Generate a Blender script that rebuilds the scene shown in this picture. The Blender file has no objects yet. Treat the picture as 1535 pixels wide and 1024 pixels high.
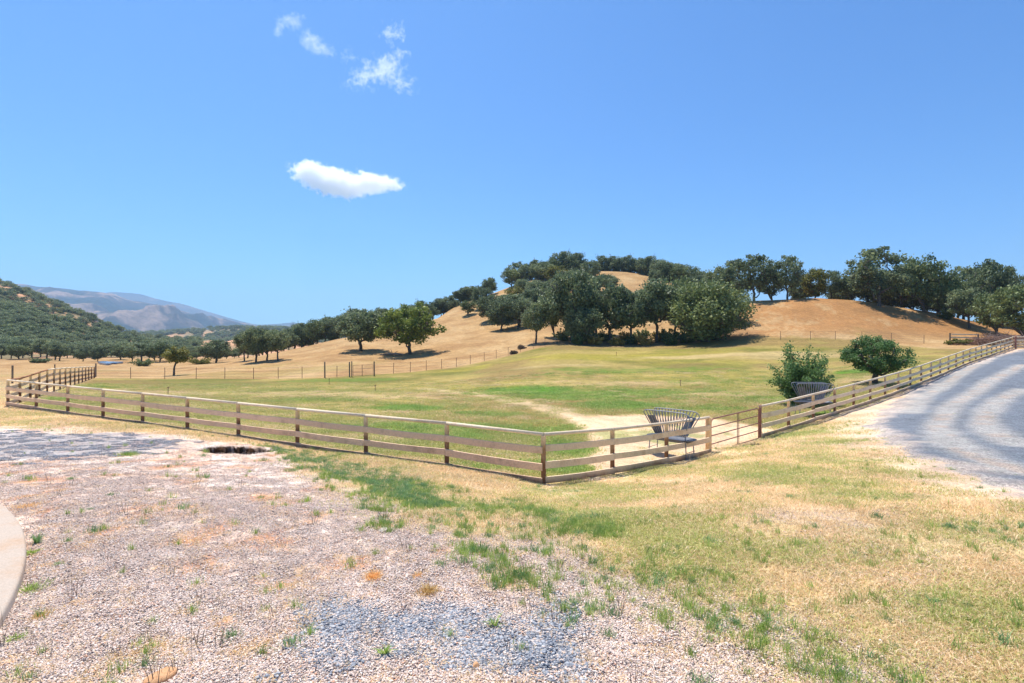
import bpy, bmesh, math, random
import numpy as np

SC = bpy.context.scene
COL = SC.collection
F = 767.0; CX = 767.5; CY = 512.0; ZC = 2.5      # 18 mm lens, level camera 2.5 m above the yard
rnd = random.Random(7)
RNG = np.random.RandomState(11)

# ------------------------------------------------------------------ noise
def _hash(ix, iy, s):
    n = (ix.astype(np.int64) * 374761393 + iy.astype(np.int64) * 668265263 + s * 974634777) & 0xffffffff
    n = ((n ^ (n >> 13)) * 1274126177) & 0xffffffff
    return ((n ^ (n >> 16)) & 0xffffff) / float(0xffffff)

def vnoise(x, y, s=0):
    ix = np.floor(x); iy = np.floor(y)
    fx = x - ix; fy = y - iy
    fx = fx * fx * (3 - 2 * fx); fy = fy * fy * (3 - 2 * fy)
    a = _hash(ix, iy, s); b = _hash(ix + 1, iy, s); c = _hash(ix, iy + 1, s); d = _hash(ix + 1, iy + 1, s)
    return (a * (1 - fx) + b * fx) * (1 - fy) + (c * (1 - fx) + d * fx) * fy

def fbm(x, y, scale=1.0, octs=4, s=0):
    x = np.asarray(x, float); y = np.asarray(y, float)
    v = 0; a = .5; t = 0; f = 1.0 / scale
    for k in range(octs):
        v = v + a * vnoise(x * f + 17.3 * k, y * f - 9.1 * k, s + k); t += a
        a *= .5; f *= 2.03
    return v / t          # 0..1

def sstep(a, b, v):
    t = np.clip((v - a) / (b - a), 0, 1)
    return t * t * (3 - 2 * t)

# ------------------------------------------------------------------ terrain
# profiles: per bearing (given as the picture column it runs through) a list of (distance, height) ; values > 50 are sight-line rows
PROF = {
 -700: [(4,0),(10,-.1),(27,-.7),(62,-1.5),(110,-2.5),(160,-2.8),(230,-2),(450,350),(700,20),(1000,-10),(1500,-10)],
 -300: [(4,0),(10,-.1),(27,-.8),(62,-1.6),(110,-2.6),(160,-2.8),(230,-1),(440,395),(700,20),(1000,-10),(1500,-10)],
 0:   [(4,0),(8,-.05),(15,-.5),(27,-.91),(45,-1.4),(62,-2.0),(115,-3.0),(170,-3.0),(230,0),(430,431),(650,12),(900,-8),(1500,-10)],
 60:  [(4,0),(8,-.05),(15,-.55),(25.5,-.93),(45,-1.4),(62,-1.95),(115,-3.1),(170,-3.1),(230,-1),(430,451),(650,8),(900,-8),(1500,-10)],
 140: [(4,0),(8,-.05),(15,-.6),(24,-.93),(45,-1.5),(62,-1.92),(90,-2.6),(115,-3.2),(170,-3.2),(230,-2),(430,488),(650,-1),(900,-8),(1500,-10)],
 200: [(4,0),(8,-.05),(15,-.65),(22,-.95),(40,-1.5),(65,-2.2),(115,-3.2),(180,-3.2),(250,-2.5),(430,514),(650,-4),(900,-6),(1200,501),(1500,-10)],
 250: [(4,0),(8,-.08),(15,-.7),(21,-.95),(40,-1.5),(65,-2.25),(115,-3.2),(180,-3.2),(260,-3.5),(430,521),(650,-5),(900,-5),(1200,497),(1500,-10)],
 340: [(4,0),(8,-.1),(19.3,-1),(40,-1.5),(64,-2.2),(85,-2.1),(105,-1.8),(125,544),(160,-3.5),(260,-4),(650,-5),(900,-4),(1200,490),(1500,-10)],
 400: [(4,0),(8,-.12),(18.3,-1.05),(40,-1.5),(64,-2.2),(85,553),(100,541),(120,532),(150,-1.5),(260,-5),(650,-5),(1200,492),(1500,-10)],
 450: [(4,0),(8,-.15),(17.5,-1.12),(40,-1.5),(62,-2.0),(85,549),(110,531),(130,521),(170,-1),(260,-5),(650,-5),(1200,497),(1500,-10)],
 510: [(4,0),(8,-.18),(16.8,-1.12),(40,-1.5),(62,-1.9),(85,545),(110,522),(135,506),(180,1),(300,-5),(1500,-10)],
 610: [(4,0),(6,-.03),(8,-.2),(15.6,-1.11),(40,-1.5),(68,560.5),(85,547),(100,533),(130,505),(160,487),(185,3),(300,-4),(1500,-10)],
 690: [(4,0),(6,-.04),(8,-.22),(14.8,-1.12),(25,-1.4),(40,-1.5),(76,551),(95,533),(130,497),(170,465),(190,452),(240,8),(400,0),(1500,-10)],
 762: [(4,0),(6,-.05),(8,-.25),(11,-.8),(14,-1.22),(25,-1.5),(40,-1.4),(82,537),(95,524),(130,490),(170,450),(200,426),(250,18),(400,0),(1500,-10)],
 830: [(4,0),(6,-.05),(8,-.25),(10.5,-.75),(13.7,-1.36),(20,-1.5),(40,-1.35),(60,546),(88,519),(100,510),(130,482),(170,440),(205,405),(260,28),(400,5),(1500,-10)],
 930: [(4,0),(6,-.05),(8,-.2),(11,-.8),(15.5,-1.55),(20,-1.55),(40,-1.3),(60,547),(88,523),(97,516),(130,480),(170,432),(205,404),(260,28),(400,5),(1500,-10)],
 1030:[(4,0),(6,-.04),(8,-.18),(12,-.85),(18,-1.65),(25,-1.55),(40,-1.25),(60,546),(88,520),(97,512),(118,478),(150,446),(205,420),(260,20),(400,5),(1500,-10)],
 1115:[(4,0),(8,-.15),(14,-.9),(20.7,-1.6),(28,-1.4),(40,-1.1),(60,543),(84,516),(97,496),(118,449),(150,12),(250,5),(1500,-10)],
 1213:[(4,0),(8,-.12),(15,-.8),(24.4,-1.45),(32,600),(45,570),(65,535),(84,512),(97,483),(112,442),(150,11),(250,5),(1500,-10)],
 1300:[(4,0),(8,-.1),(15,-.65),(22,-1.1),(29.5,-1.15),(38,572),(55,545),(84,511),(97,479),(112,448),(150,10),(250,5),(1500,-10)],
 1341:[(4,0),(8,-.1),(15,-.6),(22,-.95),(33,-.95),(42,563),(60,536),(84,512),(97,486),(110,456),(150,9),(250,5),(1500,-10)],
 1406:[(4,0),(8,-.08),(15,-.55),(22,-.85),(32,-.75),(40,-.3),(50,547),(66,526),(84,513),(97,491),(108,466),(150,8),(250,5),(1500,-10)],
 1451:[(4,0),(8,-.06),(15,-.5),(22,-.8),(32,-.6),(46.9,.54),(60,530),(84,512),(97,497),(108,479),(150,7),(250,5),(1500,-10)],
 1518:[(4,0),(8,-.05),(15,-.45),(22,-.75),(32,-.5),(46,.55),(63,1.68),(75,517),(84,512),(97,500),(108,487),(150,6),(250,5),(1500,-10)],
 1750:[(4,0),(8,-.05),(15,-.4),(22,-.6),(32,-.3),(46,.7),(63,1.9),(84,3),(108,7),(150,7),(250,5),(1500,-10)],
 2400:[(4,0),(8,-.05),(15,-.4),(22,-.6),(32,-.3),(46,.7),(63,1.9),(84,3),(108,7),(150,7),(250,5),(1500,-10)],
}
GP = np.arange(-700, 2401, 8.0)
LD = np.arange(math.log(2.0), math.log(9000), 0.012)
def _build_grid():
    ks = sorted(PROF)
    rows = []
    for k in ks:
        pr = PROF[k]
        d = [2.0] + [a for a, b in pr] + [9000.]
        z = [(ZC - (b - CY) / F * a) if b > 50 else b for a, b in pr]
        z = [z[0]] + z + [z[-1]]
        rows.append(np.interp(LD, np.log(d), z))
    rows = np.array(rows)
    G = np.array([np.interp(GP, ks, rows[:, j]) for j in range(len(LD))]).T
    def blur(A, n, ax):
        k = np.array([1., 4, 6, 4, 1]) / 16
        for _ in range(n):
            P = np.concatenate([np.repeat(A.take([0], ax), 2, ax), A, np.repeat(A.take([-1], ax), 2, ax)], ax)
            A = sum(k[i] * P.take(range(i, i + A.shape[ax]), ax) for i in range(5))
        return A
    G = blur(G, 3, 1); G = blur(G, 4, 0)
    return G
GRID = _build_grid()

def Hbase(x, y):
    x = np.asarray(x, float); y = np.asarray(y, float)
    D = np.maximum(y, 2.0)
    u = (np.clip(CX + F * x / D, -700, 2400) + 700) / 8.0
    v = np.clip((np.log(D) - LD[0]) / 0.012, 0, len(LD) - 1.001)
    u = np.clip(u, 0, len(GP) - 1.001)
    iu = u.astype(int); iv = v.astype(int); fu = u - iu; fv = v - iv
    g = GRID
    return (g[iu, iv] * (1 - fu) + g[iu + 1, iv] * fu) * (1 - fv) + (g[iu, iv + 1] * (1 - fu) + g[iu + 1, iv + 1] * fu) * fv

HOLES = []      # (x, y, half width, half depth, depth, angle)
def H(x, y):
    x = np.asarray(x, float); y = np.asarray(y, float)
    z = Hbase(x, y)
    d = np.hypot(x, y)
    z = z + (fbm(x, y, 1.3, 4, 3) - .5) * .07 * sstep(2, 8, d)
    z = z + (fbm(x, y, .16, 3, 5) - .5) * .028 * (1 - sstep(15, 40, d))
    z = z + (fbm(x, y, 24, 4, 9) - .5) * 1.5 * sstep(70, 200, d)
    z = z + (fbm(x, y, 90, 4, 29) - .5) * 26 * sstep(250, 420, d) * (1 - sstep(1000, 1500, d))
    for hx, hy, a, b, dep, ang in HOLES:
        dx = x - hx; dy = y - hy
        r = np.hypot(dx / a, dy / b) + (fbm(x, y, .35, 3, 77) - .5) * .55
        z = z - dep * (1 - sstep(.84, 1.0, r)) + dep * .12 * np.exp(-((r - 1.25) / .25) ** 2)
    return z

def atD(px, D): return ((px - CX) / F * D, D)
def hf(x, y): return float(H(x, y))
_DS = np.exp(np.arange(math.log(2.6), math.log(1400), .003))
def hit(px, py, dmin=2.6, dmax=1400):
    """ground point seen along a sight line"""
    d = _DS[(_DS >= dmin) & (_DS <= dmax)]
    r = (px - CX) / F
    z = Hbase(r * d, d)
    yy = CY - (z - ZC) / d * F
    i = np.argmax(yy <= py) if np.any(yy <= py) else int(np.argmin(yy))
    return (r * d[i], d[i])

hx, hy = atD(353, 15.15)
HOLES.append((hx, hy, .95, .85, .75, 0))
h2 = hit(196, 711)
HOLES.append((h2[0], h2[1], .55, .12, .07, 0))

# ------------------------------------------------------------------ masks in ground metres
def P(*pts): return np.array([hit(a, b) for a, b in pts])
def sdist(poly, x, y):
    """signed distance, positive inside"""
    shp = x.shape; x = x.ravel(); y = y.ravel()
    best = np.full(x.shape, 1e18); inside = np.zeros(x.shape, bool)
    n = len(poly)
    for i in range(n):
        ax, ay = poly[i]; bx, by = poly[(i + 1) % n]
        ex, ey = bx - ax, by - ay
        L = ex * ex + ey * ey + 1e-12
        t = np.clip(((x - ax) * ex + (y - ay) * ey) / L, 0, 1)
        best = np.minimum(best, (x - ax - t * ex) ** 2 + (y - ay - t * ey) ** 2)
        c = ((ay > y) != (by > y)) & (x < (bx - ax) * (y - ay) / (by - ay + 1e-12) + ax)
        inside ^= c
    d = np.sqrt(best)
    return np.where(inside, d, -d).reshape(shp)
def ldist(line, x, y):
    best = np.full(x.shape, 1e18)
    for i in range(len(line) - 1):
        ax, ay = line[i]; bx, by = line[i + 1]
        ex, ey = bx - ax, by - ay
        t = np.clip(((x - ax) * ex + (y - ay) * ey) / (ex * ex + ey * ey + 1e-12), 0, 1)
        best = np.minimum(best, (x - ax - t * ex) ** 2 + (y - ay - t * ey) ** 2)
    return np.sqrt(best)

FC = (0.84, 13.6)                # front corner of the paddock fence
FL = (-26.6, 27.0)               # left corner
FLE = (-50.8, 62.2)              # far end of the left return
GA = (7.24, 18.8); GB = (10.31, 21.3)      # gate posts
FRE = (61.6, 63.0)               # far end of the driveway run
PADDOCK = np.array([FL, FLE, atD(196, 65), atD(300, 65), atD(487, 62), atD(590, 68), atD(705, 78), atD(762, 84), atD(830, 92), atD(1000, 93), atD(1140, 88),
                    atD(1300, 84), atD(1400, 70), FRE, FC])
YARD = P((-380, 640), (0, 640), (250, 650), (400, 672), (465, 695), (530, 755), (640, 785), (750, 812), (860, 850), (960, 900), (1070, 955), (1190, 1022))
YARD = np.vstack([YARD, [(2.3, 2.5), (2.3, -20), (-30, -20), (-40, 10)]])
BLUE = [P((-260, 643), (0, 645), (200, 648), (300, 662), (240, 680), (100, 690), (0, 694), (-260, 697)),
        P((480, 915), (520, 890), (600, 876), (700, 893), (790, 905), (850, 940), (930, 985), (960, 1023), (800, 1023), (700, 1000), (590, 1000), (540, 1023), (390, 1023), (430, 975)),
        P((760, 900), (830, 890), (900, 950), (1010, 1023), (900, 1023), (800, 960))]
REDS = [P((220, 820), (330, 790), (430, 800), (400, 850), (260, 860)), P((20, 700), (120, 715), (140, 760), (60, 780)), P((390, 960), (440, 935), (500, 950), (420, 1000)),
        P((500, 840), (560, 830), (555, 850), (500, 855)), P((690, 820), (760, 810), (780, 840)), P((1320, 655), (1400, 665), (1530, 700), (1535, 745), (1420, 720), (1330, 690)),
        P((790, 770), (850, 775), (840, 795), (790, 790)), P((600, 965), (650, 960), (660, 1000), (600, 990))]
DIRT = P((800, 612), (870, 622), (960, 620), (1050, 624), (1160, 640), (1180, 650), (1130, 668), (1062, 690), (960, 712), (830, 735), (855, 700), (875, 670), (868, 645), (835, 625))
PATH = P((640, 583), (700, 590), (760, 598), (820, 612), (880, 630))
ROADP = P((1535, 524), (1500, 532), (1435, 553), (1370, 583), (1325, 612), (1300, 640), (1322, 664), (1395, 690), (1470, 716), (1534, 742))
ROAD = np.vstack([[(85, 72), (76, 66)], ROADP, [(14, 9.5), (30, 8), (70, 20), (110, 50)]])
TRACKS = [P((1534, 548), (1480, 575), (1425, 610), (1405, 640), (1420, 665), (1470, 690), (1534, 712)),
          P((1534, 585), (1500, 600), (1478, 620), (1475, 640), (1500, 658), (1534, 670)),
          P((1500, 530), (1440, 562), (1385, 595), (1365, 620))]
GREENS = [(hit(790, 587), 5.5, 3.0, .9), (hit(610, 612), 2.6, 1.8, .8), (hit(730, 622), 2.2, 1.2, .5), (hit(650, 650), 2.2, .9, .5), (hit(860, 675), 1.1, 1.5, .8), (hit(835, 700), .9, .9, .8),
          (hit(880, 640), 1.0, 1.0, .5), (hit(940, 606), 3.5, 2.2, .7), (hit(1060, 612), 2.5, 1.2, .5), (hit(1155, 600), 2.5, 2.0, .5), (hit(1290, 556), 3.0, 2.5, .8), (hit(1230, 620), 1.5, 1.0, .7),
          (hit(500, 570), 9, 3.5, .55), (hit(340, 575), 9, 3, .45), (hit(150, 580), 5, 3, .3), (hit(930, 555), 14, 4.5, .55), (hit(720, 560), 10, 3, .4), (hit(1090, 548), 9, 4, .4), (hit(900, 590), 9, 5, .6),
          (hit(1330, 540), 6, 5, .5), (hit(760, 645), 2.5, 1.4, .5), (hit(700, 700), 1.5, .7, .3), (hit(100, 598), 1.2, .8, .6), (hit(1130, 570), 8, 4, .35), (hit(620, 640), 3, 1, .5), (hit(480, 600), 4, 1.5, .25)]
YELLOW = [(hit(720, 580), 7, 4, .8), (hit(900, 535), 22, 6, .8), (hit(1080, 570), 8, 4, .6), (hit(1020, 560), 10, 4, .4), (hit(1080, 545), 10, 4, .5), (hit(300, 590), 6, 4, .3), (hit(1000, 528), 15, 4, .3)]
TANS = [(hit(470, 590), 6, 3, .7), (hit(230, 590), 7, 4, .6), (hit(590, 595), 4, 1.8, .8), (hit(700, 590), 5, 1.3, .8), (hit(590, 617), 1.4, .6, .8), (hit(780, 575), 8, 1.2, .5), (hit(960, 575), 8, 1.8, .6), (hit(1090, 590), 4, 2, .5),
        (hit(1100, 532), 14, 3, .8), (hit(420, 640), 3, 1.2, .6), (hit(240, 610), 4, 2, .6), (hit(830, 548), 8, 2, .5), (hit(1280, 570), 4, 3, .5), (hit(1200, 536), 9, 3, .6), (hit(530, 655), 3, .8, .5)]
LGREEN = [(hit(1290, 662), 1.6, .8, .9), (hit(1200, 650), 2.6, .8, .9), (hit(1160, 665), 1.5, .6, .4), (hit(1150, 713), 1.3, .6, .8), (hit(1190, 722), .8, .35, .8), (hit(1270, 742), .7, .3, .9), (hit(1260, 725), .6, .2, .6),
          (hit(1350, 745), .8, .3, .7), (hit(1000, 700), 2, .8, .3), (hit(890, 735), 1.6, .5, .6), (hit(930, 770), 1.5, .7, .3), (hit(1380, 910), .9, .25, .7), (hit(1310, 835), .7, .3, .5), (hit(1190, 830), .9, .3, .6),
          (hit(1420, 800), 1.2, .6, .4), (hit(1500, 800), .9, .5, .5), (hit(1480, 940), .6, .3, .5), (hit(1100, 920), .4, .25, .9), (hit(1170, 960), .5, .3, .8), (hit(990, 870), .5, .3, .8), (hit(880, 780), .7, .3, .7),
          (hit(1080, 790), 1.2, .5, .3), (hit(1240, 990), .5, .2, .7), (hit(1340, 700), .9, .5, .3)]
STRIP = P((385, 668), (450, 671), (560, 698), (660, 728), (780, 755), (900, 790), (1000, 838), (1110, 900), (1270, 1000), (1230, 1022), (1060, 1022), (900, 955), (780, 895), (680, 840), (600, 795), (535, 772), (480, 712))

def blobs(lst, x, y, nz):
    m = np.zeros(x.shape)
    for (cx, cy), a, b, s in lst:
        r = np.hypot((x - cx) / a, (y - cy) / b) + nz * 1.1
        m = np.maximum(m, s * (1 - sstep(.45, 1.25, r)))
    return m

def _dir(a, b):
    v = hit(*b)[0] - hit(*a)[0], hit(*b)[1] - hit(*a)[1]; L = math.hypot(*v); return v[0] / L, v[1] / L
DL = _dir((1100, 800), (1480, 950)); DY_ = _dir((160, 900), (500, 770))
def streak(x, y, d, w, ratio, seed):
    u = (x * d[0] + y * d[1]) / ratio; v = -x * d[1] + y * d[0]
    return fbm(u + v * 0 + (fbm(x, y, 3, 3, seed + 9) - .5) * .3, v + (fbm(x, y, 2.5, 3, seed + 19) - .5) * .9, w, 4, seed) - .5

def masks(x, y):
    n1 = fbm(x, y, 2.2, 4, 21) - .5; n2 = fbm(x, y, .6, 4, 31) - .5; n3 = fbm(x, y, 7, 4, 41) - .5; n4 = fbm(x, y, .2, 3, 51) - .5
    M = {}
    M['pad'] = sstep(-.3, .5, sdist(PADDOCK, x, y) + n2 * .8)
    M['yard'] = sstep(-.9, .9, sdist(YARD, x, y) + .35 + (n1 * 2.6 + n2 * 2.0) * sstep(2, 11, y) + n2 * .6 + n4 * 1.0)
    b = np.maximum(sdist(BLUE[0], x, y) * .5, np.maximum(sdist(BLUE[1], x, y), sdist(BLUE[2], x, y)))
    M['blue'] = sstep(-.05, .35, b - .12 + n1 * .5 + n2 * 1.1 + n4 * .8)
    rr = np.full(x.shape, -99.)
    for q in REDS: rr = np.maximum(rr, sdist(q, x, y))
    M['red'] = sstep(-.1, .3, rr + n1 * .5 + n2 * .9 + n4 * .35) * .9 * (.25 + .75 * sstep(-.04, .12, n2 + n4 * .6))
    M['red'] = np.maximum(M['red'], sstep(.13, .25, n2 * .8 + n4 * .5) * M['yard'] * .7)
    M['dirt'] = sstep(-.3, .6, sdist(DIRT, x, y) + n1 * 1.6 + n2 * 1.0)
    M['road'] = sstep(-.35, .35, sdist(ROAD, x, y) + n1 * .9 + n2 * .9)
    M['shoulder'] = sstep(-2.6, -.3, sdist(ROAD, x, y) + n1 * 2.6 + n2 * 2.0 + n4)
    t = np.minimum(np.minimum(ldist(TRACKS[0], x, y), ldist(TRACKS[1], x, y)), ldist(TRACKS[2], x, y))
    M['track'] = 1 - sstep(.15, .8, t + n1 * .3 + n2 * .25)
    M['green'] = blobs(GREENS, x, y, n3 * .8 + n1 * .7)
    M['yellow'] = blobs(YELLOW, x, y, n3 * .8 + n1 * .5)
    M['tan'] = blobs(TANS, x, y, n3 * .8 + n1 * .9)
    M['lgreen'] = blobs(LGREEN, x, y, n1 * .8 + n2 * 1.3)
    M['strip'] = sstep(-.35, .5, sdist(STRIP, x, y) + n1 * .7 + n2 * 1.6 + n4 * .5)
    M['sl'] = streak(x, y, DL, .55, 6., 301); M['sy'] = streak(x, y, DY_, .35, 5., 311)
    M['red'] = np.maximum(M['red'], sstep(.12, .24, M['sy'] + n2 * .25) * M['yard'] * .85)
    M['lgreen'] = np.maximum(M['lgreen'], sstep(.12, .24, M['sl'] + n2 * .2) * .45 * (1 - M['yard']))
    M['n'] = (n1, n2, n3, n4)
    return M

def mixc(c, k, m):
    m = np.clip(m, 0, 1)[..., None]
    return c * (1 - m) + np.array(k) * m

def ground_colour(x, y):
    M = masks(x, y); n1, n2, n3, n4 = M['n']
    d = y
    r = x / np.maximum(d, 2)
    # dry grass everywhere
    c = np.empty(x.shape + (3,)); c[...] = (.56, .345, .155)
    c = mixc(c, (.50, .235, .085), sstep(.30, .50, r) * sstep(84, 95, d) * .75)
    c = mixc(c, (.66, .45, .23), sstep(.0, .25, n3 + n2 * .5) * .6)
    c = mixc(c, (.40, .22, .095), sstep(.0, .25, -n3 + n1 * .6) * .6)
    c = mixc(c, (.40, .34, .10), sstep(.08, .2, fbm(x, y, 14, 3, 91) - .5 + n1 * .3) * .35 * (1 - sstep(88, 96, d)))
    # near lawn on the right: cropped straw with green showing through
    near = (1 - sstep(40, 60, d)) * (1 - M['pad'])
    c = mixc(c, (.80, .60, .33), near)
    c = mixc(c, (.46, .41, .13), near * sstep(-.08, .2, n1 + n2 * .6) * .65)
    c = mixc(c, (.78, .52, .36), near * sstep(.05, .25, -n1 + n4 * .5) * .5)
    c = mixc(c, (.84, .64, .48), near * sstep(.08, .22, -M['sl'] + n2 * .3) * .8)
    c = mixc(c, (.20, .27, .06), near * M['lgreen'] * .8)
    # paddock
    pc = np.empty_like(c); pc[...] = (.33, .27, .085)
    pc = mixc(pc, (.52, .385, .15), sstep(-.10, .18, n3 + n1 * .7 + n2 * .25) * .75)
    pc = mixc(pc, (.20, .205, .055), sstep(.0, .2, -n3 + n1 * .7) * .7)
    pc = mixc(pc, (.46, .38, .075), M['yellow'] * .85)
    pc = mixc(pc, (.36, .24, .11), sstep(.02, .16, fbm(x, y, 11, 4, 121) - .5 + n1 * .2) * .75)
    pc = mixc(pc, (.155, .20, .055), M['green'] * (.75 + n2))
    pc = mixc(pc, (.13, .31, .03), np.clip(M['green'] * 2.0 - .85 + n2 * .8, 0, 1))
    pc = mixc(pc, (.66, .48, .27), M['tan'] * .9)
    pc = mixc(pc, (.80, .60, .42), (1 - sstep(.3, 1.3, ldist(PATH, x, y) + n1 * 1.6 + n2)) * .6)
    pc = mixc(pc, (.74, .50, .36), M['dirt'])
    pc = mixc(pc, (.2, .28, .08), M['dirt'] * sstep(.12, .2, n1 + n2 * .3) * .6)
    pc = mixc(pc, (.62, .46, .30), sstep(.0, .6, (r - .42)) * 0)
    tanstrip = sstep(82, 78, d) * 0
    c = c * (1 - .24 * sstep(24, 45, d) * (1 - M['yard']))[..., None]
    pc = pc * np.array([.76, .76, .66]) * (1 + .35 * M['dirt'])[..., None]
    c = c * (1 - M['pad'][..., None]) + pc * M['pad'][..., None]
    # under the grove: leaf litter and bare earth, coloured darker to widen the trees' shadow
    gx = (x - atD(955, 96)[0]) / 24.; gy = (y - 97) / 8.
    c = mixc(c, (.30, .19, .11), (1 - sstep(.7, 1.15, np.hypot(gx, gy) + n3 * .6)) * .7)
    # yard
    yc = np.empty_like(c); yc[...] = (.80, .62, .50)
    yc = mixc(yc, (.68, .46, .33), sstep(-.05, .2, n2 + n1 * .4) * .55)
    yc = mixc(yc, (.84, .74, .66), sstep(.0, .2, -n2 + n4 * .4) * .6)
    c = c * (1 - M['yard'][..., None]) + yc * M['yard'][..., None]
    c = mixc(c, (.62, .27, .13), M['red'] * .8 * np.maximum(M['yard'], sstep(8, 12, d) * .55))
    c = mixc(c, (.30, .31, .34), M['blue'] * .7)
    c = mixc(c, (.40, .36, .20), M['strip'] * (1 - M['yard']) * .7)
    c = mixc(c, (.38, .34, .20), M['strip'] * M['yard'] * .35)
    c = mixc(c, (.76, .54, .39), M['shoulder'] * (1 - M['pad']) * .85)
    c = mixc(c, (.45, .43, .43), M['road'] * (1 - M['pad']) * .8)
    # pits get a much darker earth colour than the ground around
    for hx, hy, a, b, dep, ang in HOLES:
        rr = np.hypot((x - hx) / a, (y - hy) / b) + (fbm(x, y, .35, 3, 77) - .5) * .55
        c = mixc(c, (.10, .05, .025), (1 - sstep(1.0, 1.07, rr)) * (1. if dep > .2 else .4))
    # the wooded hill on the left, and hills farther off
    far = sstep(190, 240, np.hypot(x, y)) * (1 - sstep(.0, .03, r + .20))
    c = mixc(c, (.62, .33, .19), far * .85)
    c = mixc(c, (.14, .14, .07), far * sstep(-.02, .12, fbm(x, y, 26, 4, 15) - .5 + n3 * .3) * .8)
    c = mixc(c, (.24, .22, .13), sstep(900, 1300, d) * .8)
    grav = np.clip(M['yard'] + M['road'] * (1 - M['pad']), 0, 1)
    return c, grav, M

# ------------------------------------------------------------------ mesh helpers
def np_mesh(name, V, Q, smooth=False):
    V = np.asarray(V, np.float32); Q = np.asarray(Q, np.int32)
    me = bpy.data.meshes.new(name)
    n, k = Q.shape
    me.vertices.add(len(V)); me.vertices.foreach_set('co', V.ravel())
    me.loops.add(n * k); me.loops.foreach_set('vertex_index', Q.ravel())
    me.polygons.add(n); me.polygons.foreach_set('loop_start', np.arange(0, n * k, k, dtype=np.int32))
    if smooth: me.polygons.foreach_set('use_smooth', np.ones(n, bool))
    me.update(calc_edges=True)
    return me
def link(name, me, mat=None, parent=None, loc=None):
    o = bpy.data.objects.new(name, me); COL.objects.link(o)
    if mat is not None and me is not None: me.materials.append(mat)
    if parent is not None: o.parent = parent
    if loc is not None: o.location = loc
    return o
def tag(o, label=None, cat=None, group=None, kind=None):
    if label: o['label'] = label
    if cat: o['category'] = cat
    if group: o['group'] = group
    if kind: o['kind'] = kind
    return o
def grid_faces(nu, nv):
    i = np.arange((nu - 1) * (nv - 1)); a = i // (nv - 1) * nv + i % (nv - 1)
    return np.stack([a, a + nv, a + nv + 1, a + 1], 1)

class MB:
    def __init__(s): s.v = []; s.f = []
    def box(s, p0, p1, w, h, up=(0, 0, 1), jit=0):
        """a board from p0 to p1: w across, h along up"""
        p0 = np.array(p0, float); p1 = np.array(p1, float); u = np.array(up, float)
        d = p1 - p0; d /= np.linalg.norm(d)
        sd = np.cross(d, u); sd /= np.linalg.norm(sd)
        u = np.cross(sd, d)
        b = len(s.v); bev = min(w, h) * .16
        for p in (p0, p1):
            for (a, c) in ((-w/2+bev, -h/2), (w/2-bev, -h/2), (w/2, -h/2+bev), (w/2, h/2-bev), (w/2-bev, h/2), (-w/2+bev, h/2), (-w/2, h/2-bev), (-w/2, -h/2+bev)):
                s.v.append(p + sd * a + u * c)
        for i in range(8):
            j = (i + 1) % 8; s.f.append((b + i, b + j, b + 8 + j, b + 8 + i))
        s.f.append(tuple(b + i for i in range(7, -1, -1))); s.f.append(tuple(b + 8 + i for i in range(8)))
        return s
    def tube(s, pts, rad, n=8):
        pts = [np.array(p, float) for p in pts]
        if not hasattr(rad, '__len__'): rad = [rad] * len(pts)
        b = len(s.v); pu = None
        for i, p in enumerate(pts):
            t = pts[min(i + 1, len(pts) - 1)] - pts[max(i - 1, 0)]; t /= (np.linalg.norm(t) + 1e-9)
            if pu is None:
                a = np.array((0, 0, 1.)) if abs(t[2]) < .9 else np.array((1., 0, 0))
                pu = np.cross(t, a)
            pu = pu - t * np.dot(pu, t); pu /= np.linalg.norm(pu)
            q = np.cross(t, pu)
            for k in range(n):
                an = 2 * math.pi * k / n
                s.v.append(p + rad[i] * (math.cos(an) * pu + math.sin(an) * q))
        for i in range(len(pts) - 1):
            for k in range(n):
                k2 = (k + 1) % n
                s.f.append((b + i*n + k, b + i*n + k2, b + (i+1)*n + k2, b + (i+1)*n + k))
        s.f.append(tuple(b + k for k in range(n - 1, -1, -1))); s.f.append(tuple(b + (len(pts)-1)*n + k for k in range(n)))
        return s
    def strip(s, top, bot, th=.012):
        """solid sheet between two polylines"""
        top = [np.array(p, float) for p in top]; bot = [np.array(p, float) for p in bot]
        b = len(s.v); n = len(top)
        nrm = np.cross(top[-1] - top[0], bot[0] - top[0]); nrm /= np.linalg.norm(nrm)
        for sgn in (-.5, .5):
            for p in top + bot: s.v.append(p + nrm * th * sgn)
        m = 2 * n
        for i in range(n - 1):
            s.f.append((b+i, b+i+1, b+n+i+1, b+n+i)); s.f.append((b+m+i+1, b+m+i, b+m+n+i, b+m+n+i+1))
            s.f.append((b+i+1, b+i, b+m+i, b+m+i+1)); s.f.append((b+n+i, b+n+i+1, b+m+n+i+1, b+m+n+i))
        s.f.append((b, b+n, b+m+n, b+m)); s.f.append((b+n-1+n, b+n-1, b+m+n-1, b+m+2*n-1))
        return s
    def mesh(s, name):
        me = bpy.data.meshes.new(name); me.from_pydata([tuple(map(float, p)) for p in s.v], [], s.f)
        bm = bmesh.new(); bm.from_mesh(me); bmesh.ops.recalc_face_normals(bm, faces=bm.faces); bm.to_mesh(me); bm.free(); me.update(); return me
    def build(s, name, mat, parent=None, off=(0, 0, 0)):
        if any(off):
            o_ = np.array(off, float); s.v = [p - o_ for p in s.v]
        o = link(name, s.mesh(name), mat, parent)
        return o

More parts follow.
